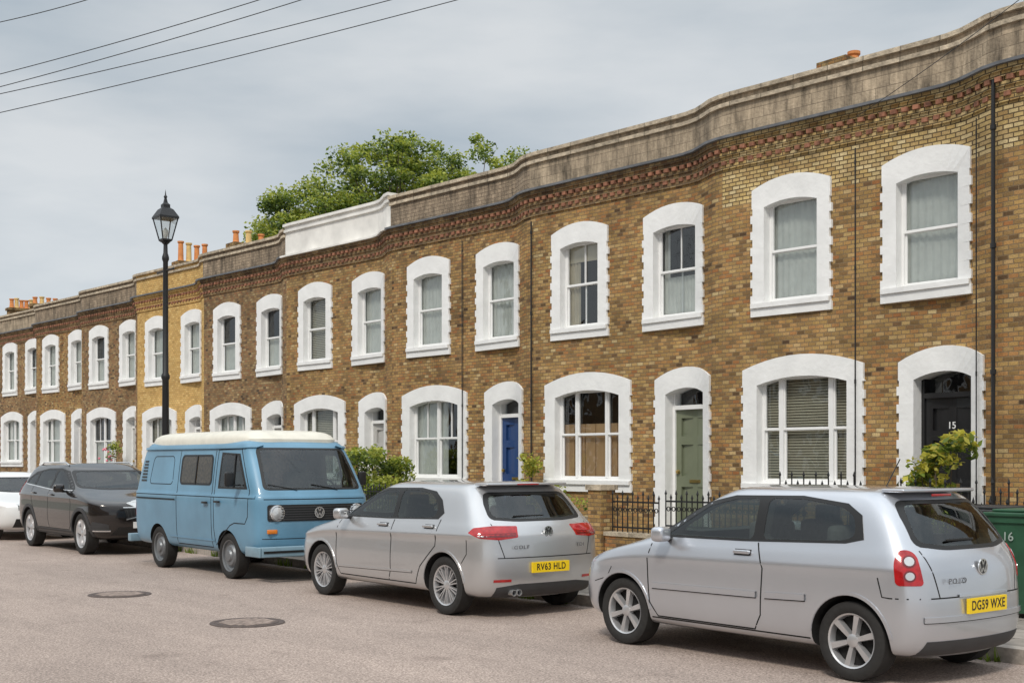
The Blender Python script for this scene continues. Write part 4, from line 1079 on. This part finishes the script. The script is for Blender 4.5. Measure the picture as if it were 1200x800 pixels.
# ---- five-door hatchback levels
gol = [(.25, 4.12, .76, .28, .17, .20), (.08, 4.22, .865, .34, .20, .25), (0, 4.255, .893, .37, .21, .40), (.01, 4.255, .90, .37, .20, [(0, .58), (4, .62)]),
       (.04, 4.235, .880, .36, .19, [(0, .675), (1, .785), (4.2, .845)]), (.055, 4.23, .901, .36, .185, [(0, .70), (1, .81), (4.2, .87)]), (.10, 4.21, .892, .36, .18, [(0, .73), (1, .85), (4.2, .90)]), (.28, 4.15, .860, .38, .175, [(.2, .80), (1.1, .93), (4.2, .985)]),
       (1.08, 4.09, .832, .24, .16, [(1, .985), (2, .985), (4.1, 1.03)]), (1.48, 3.94, .762, .2, .15, 1.20), (1.88, 3.80, .688, .18, .14, 1.372), (2.08, 3.64, .59, .15, .12, 1.432)]
def hatch5(paintm, loc, rz, label, rear):
    pn = [rnd([(1.42, 1.02), (1.88, 1.275), (2.12, 1.33), (2.38, 1.335), (2.42, 1.02)], .03), rnd([(2.50, 1.025), (2.47, 1.338), (2.8, 1.335), (3.04, 1.305), (3.18, 1.24), (3.28, 1.11), (3.22, 1.045)], .03)]
    rc = rnd([(-.61, 1.07), (-.55, 1.23), (-.50, 1.30), (.50, 1.30), (.55, 1.23), (.61, 1.07), (.3, 1.045), (-.3, 1.045)], .04)
    fc = rnd([(-.70, 1.06), (-.58, 1.30), (.58, 1.30), (.70, 1.06), (.3, 1.03), (-.3, 1.03)], .04)
    c = Car(gol, .018, (.86, 3.49), .318, .90, paintm, loc, rz, label, spokes=10, belt=8, side_cut=pn, rear_cut=rc, front_cut=fc)
    c.windows([(1.26, 1.0), (1.86, 1.31), (2.1, 1.355), (2.8, 1.365), (3.12, 1.33), (3.29, 1.24), (3.40, 1.10), (3.32, 1.03), (2.3, 1.005)], pn, rc, fc)
    c.seats(2.2, 3.15, .88, 1.19, .36)
    c.ribbon('door_seam', [(1.30, .99), (1.24, .8), (1.25, .42), (1.32, .30), (2.40, .30), (2.46, .42), (2.47, 1.0)], .006, 'S', .0015, M_GAPSHADE)
    c.ribbon('door_seam', [(2.40, .30), (2.95, .30), (3.06, .50), (3.34, .74), (3.38, 1.03)], .006, 'S', .0015, M_GAPSHADE)
    c.ribbon('sill_crease', [(1.3, .40), (2.9, .43)], .010, 'S', .008, paintm)
    c.ribbon('sill_shadow', [(1.3, .387), (2.9, .417)], .004, 'S', .002, M_GAPSHADE)
    c.ribbon('handle_recess', [(2.18, .935), (2.38, .935)], .024, 'S', .001, M_PLAST); c.ribbon('handle_recess', [(3.12, .945), (3.30, .945)], .024, 'S', .001, M_PLAST)
    c.blob('door_handle', (2.27, c.sy(2.27, .94) - .02, .94), (.19, .03, .03), paintm, .01)
    c.blob('door_handle', (3.20, c.sy(3.20, .95) - .02, .95), (.19, .03, .03), paintm, .01)
    c.ribbon('bumper_seam', [(3.90, .83), (3.91, .68), (3.83, .58)], .005, 'S', .0015, M_GAPSHADE)
    c.ribbon('bumper_seam', [(-.66, .64), (.66, .64)], .005, 'R', .0015, M_GAPSHADE, False)
    c.ribbon('tailgate_seam', [(-.66, 1.0), (-.64, .82), (-.58, .64)], .005, 'R', .0015, M_GAPSHADE, True)
    c.panel('rear_valance', [(-.68, .22), (-.66, .33), (-.4, .36), (.4, .36), (.66, .33), (.68, .22)], 'R', .004, M_PLAST)
    c.ribbon('reflector', [(-.70, .40), (-.50, .40)], .014, 'R', .004, M_RED, True)
    c.panel('tail_light', [(2.16, .905), (2.22, .958), (2.42, .978), (2.66, .972), (2.685, .855), (2.50, .832), (2.30, .85)], 'CR', .0035, M_RED, True, smooth_corners=.008)
    c.ribbon('lamp_stripe', [(2.30, .876), (2.66, .884)], .018, 'CR', .005, M_DRED)
    c.panel('headlight', [(-.16, .66), (-.22, .76), (.12, .84), (.28, .80), (.12, .66)], 'CF', .008, M_CLEAR, True)
    c.panel('grille', [(-.5, .64), (-.5, .74), (.5, .74), (.5, .64)], 'F', .005, M_TRIM)
    c.panel('lower_grille', [(-.6, .28), (-.55, .46), (.55, .46), (.6, .28)], 'F', .005, M_TRIM)
    if rear: c.plate(c.rx(0, .5) + .012, .53, M_YPL, 'RV63 HLD')
    c.emblem(c.rx(0, .90) + .012, .905, .062)
    c.emblem(c.fx(0, .70) - .012, .70, .06, False)
    if rear:
        text_mesh('model_badge', 'GOLF', .055, M_BADGE, REARC, (c.rx(-.34, .75) + .012, -.38, .75), c.root, extrude=.001, sx=1.3, space=1.3)
        text_mesh('model_badge', 'TDI', .055, M_BADGE, REARC, (c.rx(.44, .75) + .012, .46, .75), c.root, extrude=.001, sx=1.2, space=1.2)
    c.blob('wing_mirror', (1.50, -.975, 1.04), (.13, .18, .13), paintm, .04, rot=.2)
    c.blob('mirror_arm', (1.48, -.87, .99), (.06, .12, .035), M_TRIM, .01)
    c.blob('rear_wiper', (c.rx(0, 1.09) + .015, -.14, 1.075), (.012, .42, .016), M_TRIM, .003, False)
    c.blob('spoiler', (3.76, 0, 1.415), (.22, 1.14, .028), paintm, .012, False)
    c.blob('brake_light', (3.875, 0, 1.413), (.01, .30, .014), M_RED, .002, False)
    for wx in (.86, 3.49): c.ribbon('arch_lip', c.arcline(wx, .318, .378, math.radians(8), math.radians(172)), .012, 'S', .007, paintm)
    b = B()
    for yy in (-.48, -.41): b.lathe([(.032, -.12), (.035, .02), (.028, .02), (.026, -.1)], 16, (4.21, yy, .27), 'x', cap=False)
    b.obj('exhaust', M_CHROME, c.root, smooth=True)
    return c
hatch5(P_SILVER2, (-14.46, 8.70, 0), 0, 'silver five-door hatchback parked behind a blue campervan', True)
hatch5(P_WHITE, (-26.9, 8.72, 0), math.pi, 'white hatchback parked behind a dark estate car', False)

# ---- SUV
suv = [(.3, 4.5, .8, .3, .22, .26), (.1, 4.62, .91, .34, .24, .33), (.02, 4.67, .94, .36, .24, .55), (0, 4.69, .945, .36, .24, .76),
       (.04, 4.66, .93, .35, .23, [(0, .86), (1, .96), (4.6, 1.0)]), (.05, 4.66, .948, .35, .23, [(0, .89), (1, .99), (4.6, 1.03)]), (.30, 4.6, .91, .38, .22, [(.2, 1.0), (1.1, 1.08), (4.6, 1.14)]),
       (1.15, 4.52, .875, .25, .2, [(1.1, 1.14), (2.5, 1.13), (4.5, 1.22)]), (1.62, 4.42, .79, .22, .18, 1.38), (2.06, 4.22, .715, .2, .16, 1.57), (2.28, 4.0, .61, .16, .14, 1.635)]
pn = [rnd([(1.55, 1.17), (2.08, 1.45), (2.38, 1.51), (2.50, 1.51), (2.55, 1.17)], .03), rnd([(2.64, 1.175), (2.60, 1.515), (3.1, 1.51), (3.48, 1.465), (3.52, 1.205)], .03), rnd([(3.58, 1.21), (3.56, 1.44), (3.76, 1.41), (4.00, 1.32), (4.02, 1.26)], .03)]
fc = rnd([(-.74, 1.22), (-.62, 1.48), (.62, 1.48), (.74, 1.22), (.3, 1.18), (-.3, 1.18)], .04)
c = Car(suv, .02, (.87, 3.735), .372, .95, P_BROWN, (-21.45, 8.79, 0), math.pi, 'dark taupe sport utility car parked behind a campervan', spokes=5, tw=.23, belt=7, side_cut=pn, front_cut=fc)
c.windows([(1.38, 1.16), (2.05, 1.49), (2.4, 1.545), (3.1, 1.54), (3.75, 1.47), (4.10, 1.34), (4.12, 1.25), (3.6, 1.19), (2.4, 1.15)], pn, None, fc)
c.seats(2.3, 3.3, 1.03, 1.36, .38)
c.panel('rear_window', [(-.66, 1.24), (-.58, 1.48), (.58, 1.48), (.66, 1.24)], 'R', .006, M_TRIM, smooth_corners=.04)
c.ribbon('door_seam', [(1.42, 1.14), (1.34, .9), (1.36, .5), (1.45, .42), (2.52, .42), (2.58, .6), (2.60, 1.16)], .006, 'S', .0015, M_GAPSHADE)
c.ribbon('door_seam', [(2.52, .42), (3.2, .42), (3.34, .66), (3.56, .9), (3.6, 1.18)], .006, 'S', .0015, M_GAPSHADE)
c.ribbon('sill_cladding', [(1.32, .36), (3.3, .36)], .045, 'S', .01, M_PLAST)
c.ribbon('chrome_strip', [(1.4, 1.135), (2.5, 1.14), (4.1, 1.235)], .010, 'S', .010, M_CHROME)
for wx in (.87, 3.735): c.ribbon('arch_cladding', c.arcline(wx, .372, .44, math.radians(-5), math.radians(185)), .03, 'S', .010, M_PLAST)
c.blob('door_handle', (2.38, c.sy(2.38, 1.05) - .02, 1.05), (.19, .03, .03), P_BROWN, .01); c.blob('door_handle', (3.42, c.sy(3.42, 1.07) - .02, 1.07), (.19, .03, .03), P_BROWN, .01)
c.panel('grille', [(-.36, .62), (-.42, .84), (.42, .84), (.36, .62)], 'F', .010, M_TRIM, smooth_corners=.03)
for i in range(-6, 7): c.ribbon('grille_bar', [(i * .055, .64), (i * .062, .82)], .0035, 'F', .016, M_PLAST, False)
c.ribbon('grille_diagonal', [(-.38, .82), (.38, .64)], .009, 'F', .022, M_CHROME, False)
c.ribbon('grille_frame', [(-.43, .85), (.43, .85)], .008, 'F', .014, M_CHROME, False)
c.panel('headlight', [(-.10, .80), (-.16, .92), (.12, .98), (.32, .97), (.30, .90), (.08, .82)], 'CF', .010, M_CLEAR, True, smooth_corners=.02)
c.panel('lower_grille', [(-.60, .36), (-.50, .50), (.50, .50), (.60, .36)], 'F', .006, M_TRIM)
c.panel('fog_light_trim', [(-.90, .42), (-.88, .60), (-.66, .55), (-.64, .42)], 'F', .008, M_PLAST, True)
c.ribbon('chrome_strip', [(-.62, .44), (-.86, .44)], .010, 'F', .014, M_CHROME)
c.plate(c.fx(0, .54) - .012, .54, M_WPL, None, False)
b = B(); b.lathe([(0, 0), (.06, 0), (.06, -.01), (0, -.01)], 20, (c.fx(0, .74) - .03, 0, .74), 'x'); b.obj('emblem', M_CHROME, c.root, fix=True)
c.blob('wing_mirror', (1.68, -1.03, 1.18), (.13, .2, .15), P_BROWN, .045, rot=.2); c.blob('mirror_arm', (1.66, -.92, 1.12), (.06, .12, .04), M_TRIM, .01)
for sg in (-1, 1):
    b = B(); b.tube([(2.3, sg * .62, 1.60), (2.45, sg * .63, 1.655), (3.7, sg * .63, 1.65), (3.9, sg * .62, 1.60)], .016, 6); b.obj('roof_rail', M_CHROME, c.root, smooth=True)
c.panel('tail_light', [(2.45, 1.0), (2.42, 1.3), (2.56, 1.28), (2.62, 1.0)], 'CR', .008, M_RED, True)

# ---- campervan
def vf(z): return z if z < .5 else z + .15 * min(1, (z - .5) / .4)
def vp(pts): return [(a, vf(b)) for a, b in pts]
van = [(.18, 4.4, .80, .10, .10, .33), (.03, 4.53, .885, .13, .12, .40), (0, 4.57, .915, .14, .13, .62), (0, 4.57, .922, .14, .13, 1.08), (.02, 4.56, .92, .14, .13, 1.175),
       (.045, 4.55, .90, .14, .13, 1.205), (.065, 4.54, .898, .14, .13, 1.26), (.27, 4.43, .862, .14, .12, 1.58), (.50, 4.30, .82, .13, .11, 1.89), (.60, 4.22, .77, .12, .11, 1.965), (.78, 4.02, .62, .12, .10, 1.99)]
pn = [rnd(vp([(.50, 1.155), (.80, 1.60), (1.28, 1.62), (1.30, 1.155)]), .03)]
fc = rnd(vp([(-.73, 1.17), (-.66, 1.66), (-.60, 1.685), (.60, 1.685), (.66, 1.66), (.73, 1.17), (.68, 1.145), (-.68, 1.145)]), .03)
c = Car(van, .01, (1.02, 3.48), .325, .92, P_BLUE, (-15.30, 8.76, 0), math.pi, 'light blue vintage campervan with cream pop-up roof', name='campervan', cat='campervan', spokes=0, rimm=M_STEEL, tw=.19, group='vehicles parked along the kerb', belt=6, side_cut=pn, front_cut=fc, cav_drop=.2)
c.windows(vp([(.43, 1.13), (.76, 1.63), (1.32, 1.65), (1.34, 1.13)]), pn, None, fc)
c.blob('seat', (1.28, .40, 1.27), (.16, .5, .5), M_SEAT, .05); c.blob('headrest', (1.32, .40, 1.60), (.10, .28, .16), M_SEAT, .035)
c.blob('cabin_curtain', (1.75, .4, 1.53), (.04, .8, .66), M_VCURT, .01)
b = B(); b.tube([(.62 + .12 * math.sin(a * math.pi / 8), -.4 + .21 * math.cos(a * math.pi / 8), 1.32 + .12 * math.sin(a * math.pi / 8)) for a in range(17)], .014, 6); b.obj('steering_wheel', M_TRIM, c.root)
c.ribbon('quarter_bar', vp([(.84, 1.15), (.88, 1.62)]), .012, 'S', .014, M_TRIM)
wp = rnd(vp([(1.60, 1.20), (1.62, 1.59), (2.64, 1.59), (2.64, 1.20)]), .04)
c.panel('window_seal', vp([(1.56, 1.17), (1.58, 1.62), (2.68, 1.62), (2.68, 1.17)]), 'S', .006, M_TRIM, True, smooth_corners=.05, holes=[wp])
c.panel('curtain', wp, 'S', .001, M_VCURT, True, skirt=.0)
c.panel('window', wp, 'S', .004, M_CGL, True, skirt=.001)
c.ribbon('quarter_bar', vp([(2.12, 1.18), (2.12, 1.6)]), .014, 'S', .014, M_TRIM)
c.ribbon('panel_recess', rnd(vp([(2.95, 1.17), (2.96, 1.60), (3.75, 1.60), (3.85, 1.17)]), .05) + vp([(2.955, 1.22)]), .006, 'S', .002, M_GAPSHADE)
for i in range(7): c.ribbon('air_vent', vp([(3.98, 1.22 + i * .05), (4.2 - i * .012, 1.22 + i * .05)]), .014, 'S', .006, M_TRIM)
c.panel('rear_window', vp([(-.66, 1.2), (-.58, 1.62), (.58, 1.62), (.66, 1.2)]), 'R', .006, M_TRIM, smooth_corners=.05)
c.ribbon('door_seam', [(.36, 1.25), (.38, .9), (.46, .80), (.78, .80), (.92, .76)] + [(1.40, .46), (1.44, .7), (1.44, 1.84), (.74, 1.85), (.36, 1.25)], .007, 'S', .0015, M_GAPSHADE)
c.ribbon('side_door_seam', [(1.52, 1.83), (1.52, .42), (2.75, .42), (2.75, 1.83)], .007, 'S', .0015, M_GAPSHADE)
c.ribbon('side_crease', [(.2, 1.175), (4.4, 1.175)], .014, 'S', .010, P_BLUE); c.ribbon('crease_shadow', [(.2, 1.156), (4.4, 1.156)], .006, 'S', .001, M_GAPSHADE)
c.ribbon('side_rail', [(2.8, 1.09), (4.35, 1.09)], .010, 'S', .008, M_GAPSHADE)
c.ribbon('sill_crease', [(1.45, .52), (3.0, .52)], .008, 'S', .008, P_BLUE)
c.ribbon('gutter', [(.55, 1.865), (4.25, 1.865)], .014, 'S', .03, P_BLUE)
c.ribbon('front_crease', [(-.8, 1.16), (.8, 1.16)], .012, 'F', .010, P_BLUE, False)
c.ribbon('front_crease_shadow', [(-.8, 1.143), (.8, 1.143)], .005, 'F', .002, M_GAPSHADE, False)
c.ribbon('front_seam', [(-.82, .60), (.82, .60)], .005, 'F', .002, M_GAPSHADE, False)
c.blob('door_handle', (1.27, c.sy(1.27, 1.09) - .03, 1.09), (.15, .035, .03), M_TRIM, .008); c.blob('door_handle', (1.68, c.sy(1.68, 1.07) - .03, 1.07), (.15, .035, .03), M_TRIM, .008)
c.panel('grille', [(-.76, .84), (-.76, 1.07), (.76, 1.07), (.76, .84)], 'F', .008, M_TRIM, smooth_corners=.02)
for i in range(6): c.ribbon('grille_slat', [(-.72, .87 + i * .034), (.72, .87 + i * .034)], .006, 'F', .020, M_PLAST, False)
for sg in (-1, 1):
    x = c.fx(sg * .63, .955)
    b = B(); b.lathe([(.112, .02), (.112, -.022), (.095, -.028), (.09, -.02)], 28, (x, sg * .63, .955), 'x', cap=False); h = b.obj('headlight', M_CHROME, c.root, smooth=True, fix=True)
    b = B(); b.lathe([(.092, -.016), (.07, -.028), (0, -.038)], 28, (x, sg * .63, .955), 'x', cap=False); b.obj('lens', M_CLEAR, h, smooth=True, fix=True)
    c.blob('indicator', (c.fx(sg * .66, .70) - .004, sg * .70, .70), (.03, .15, .06), M_ORANGE, .008, False)
c.emblem(c.fx(0, .955) - .024, .955, .078, False)
P_BUMP = pm('grey_blue_bumper', (.20, .31, .38), .4, 0, .3, var=.1)
bm_ = B(); bm_.box(-.09, .02, -.93, .93, .36, .50); bm_.box(-.088, .34, -.965, -.932, .36, .50); bm_.box(-.088, .34, .932, .965, .36, .50)
bm_.obj('front_bumper', P_BUMP, c.root, bevel=.012, smooth=True)
b = B(); b.box(-.098, -.088, -.9, .9, .415, .445); b.obj('bumper_strip', M_TRIM, c.root)
bm_ = B(); bm_.box(4.55, 4.66, -.93, .93, .36, .49); bm_.obj('rear_bumper', P_BUMP, c.root, bevel=.015, smooth=True)
p = c.plate(-.112, .42, M_WPL, 'M', False)
c.blob('wing_mirror', (.60, -1.08, 1.42), (.06, .13, .2), M_TRIM, .02); c.blob('mirror_arm', (.60, -.98, 1.34), (.02, .16, .02), M_TRIM, .004)
for sg in (-.35, .3):
    b = B(); b.tube([(c.fx(sg, 1.28) - .02, sg, 1.275), (c.fx(sg + .4, 1.36) - .02, sg + .4, 1.345)], .008, 5); b.obj('wiper', M_TRIM, c.root)
def tray(xs, ws, zs_):
    V = []; F = []; n = 56
    for (x0, x1, w, z) in zip(xs[0], xs[1], ws, zs_):
        for k in range(n):
            a = 2 * math.pi * k / n; ex = .3
            cx = math.copysign(abs(math.cos(a)) ** ex, math.cos(a)); sy_ = math.copysign(abs(math.sin(a)) ** ex, math.sin(a))
            V.append(((x0 + x1) / 2 + (x1 - x0) / 2 * cx, w * sy_, z))
    for l in range(len(ws) - 1):
        for k in range(n): F.append((l * n + k, l * n + (k + 1) % n, (l + 1) * n + (k + 1) % n, (l + 1) * n + k))
    F.append(tuple(range((len(ws) - 1) * n, len(ws) * n))); F.append(tuple(reversed(range(n))))
    b = B(); b.v = V; b.f = F; b.m = [0] * len(F); return b
b = tray(([.64, .60, .60, .66, .74, .92, 1.2], [4.22, 4.26, 4.26, 4.22, 4.15, 4.0, 3.8]), [.77, .79, .79, .76, .70, .58, .40], [1.90, 1.92, 1.99, 2.05, 2.09, 2.12, 2.13])
b.obj('pop_up_roof', M_CREAM, c.root, smooth=True, fix=True)
c.panel('tail_light', [(2.52, .8), (2.52, 1.0), (2.62, 1.0), (2.62, .8)], 'CR', .008, M_RED, True)

# ------------------------------------------------------------------ world, sun, camera
w = bpy.data.worlds.new('World'); scene.world = w; w.use_nodes = True
N = w.node_tree.nodes; L = w.node_tree.links
bg = N['Background']; out = [x for x in N if x.type == 'OUTPUT_WORLD'][0]
sky = N.new('ShaderNodeTexSky'); sky.sky_type = 'NISHITA'; sky.sun_disc = False
sky.sun_elevation = math.radians(50); sky.sun_rotation = math.radians(140)
L.new(sky.outputs[0], bg.inputs[0]); bg.inputs[1].default_value = 0.05
tc = N.new('ShaderNodeTexCoord')
mp = N.new('ShaderNodeMapping'); mp.inputs['Scale'].default_value = (1.0, 1.0, 3.6); L.new(tc.outputs['Generated'], mp.inputs[0])
no = N.new('ShaderNodeTexNoise'); no.inputs['Scale'].default_value = 2.4; no.inputs['Detail'].default_value = 6; no.inputs['Roughness'].default_value = .52; L.new(mp.outputs[0], no.inputs['Vector'])
cr = N.new('ShaderNodeValToRGB'); cr.color_ramp.elements[0].position = .36; cr.color_ramp.elements[0].color = (.50, .57, .63, 1)
cr.color_ramp.elements[1].position = .64; cr.color_ramp.elements[1].color = (.77, .80, .82, 1); L.new(no.outputs['Fac'], cr.inputs[0])
sp = N.new('ShaderNodeSeparateXYZ'); L.new(tc.outputs['Generated'], sp.inputs[0])
mz = N.new('ShaderNodeMapRange'); mz.inputs[1].default_value = .42; mz.inputs[2].default_value = .95; mz.inputs[3].default_value = 1.0; mz.inputs[4].default_value = 2.4; L.new(sp.outputs['Z'], mz.inputs[0])
mh = N.new('ShaderNodeMapRange'); mh.inputs[1].default_value = .0; mh.inputs[2].default_value = .25; mh.inputs[3].default_value = 1.14; mh.inputs[4].default_value = 1.0; L.new(sp.outputs['Z'], mh.inputs[0])
mm = N.new('ShaderNodeMath'); mm.operation = 'MULTIPLY'; L.new(mz.outputs[0], mm.inputs[0]); L.new(mh.outputs[0], mm.inputs[1])
b2 = N.new('ShaderNodeBackground'); L.new(cr.outputs[0], b2.inputs[0]); L.new(mm.outputs[0], b2.inputs[1])
mx = N.new('ShaderNodeMixShader'); mx.inputs[0].default_value = .85; L.new(bg.outputs[0], mx.inputs[1]); L.new(b2.outputs[0], mx.inputs[2]); L.new(mx.outputs[0], out.inputs[0])
sd = bpy.data.lights.new('sun', 'SUN'); sd.energy = 2.2; sd.angle = math.radians(10); sd.color = (1, .94, .85)
so = bpy.data.objects.new('sun', sd); COL.objects.link(so)
dirv = Vector((-.40, .62, -.80)); so.rotation_euler = dirv.to_track_quat('-Z', 'Y').to_euler()
cd = bpy.data.cameras.new('camera'); cd.sensor_width = 36; cd.lens = 1450 / 1200 * 36; cd.shift_y = .1183; cd.clip_end = 2000
co = bpy.data.objects.new('camera', cd); COL.objects.link(co); co.location = (0, 0, 1.65)
view = Vector((-.781, .625, 0)); co.rotation_euler = view.to_track_quat('-Z', 'Y').to_euler()
scene.camera = co
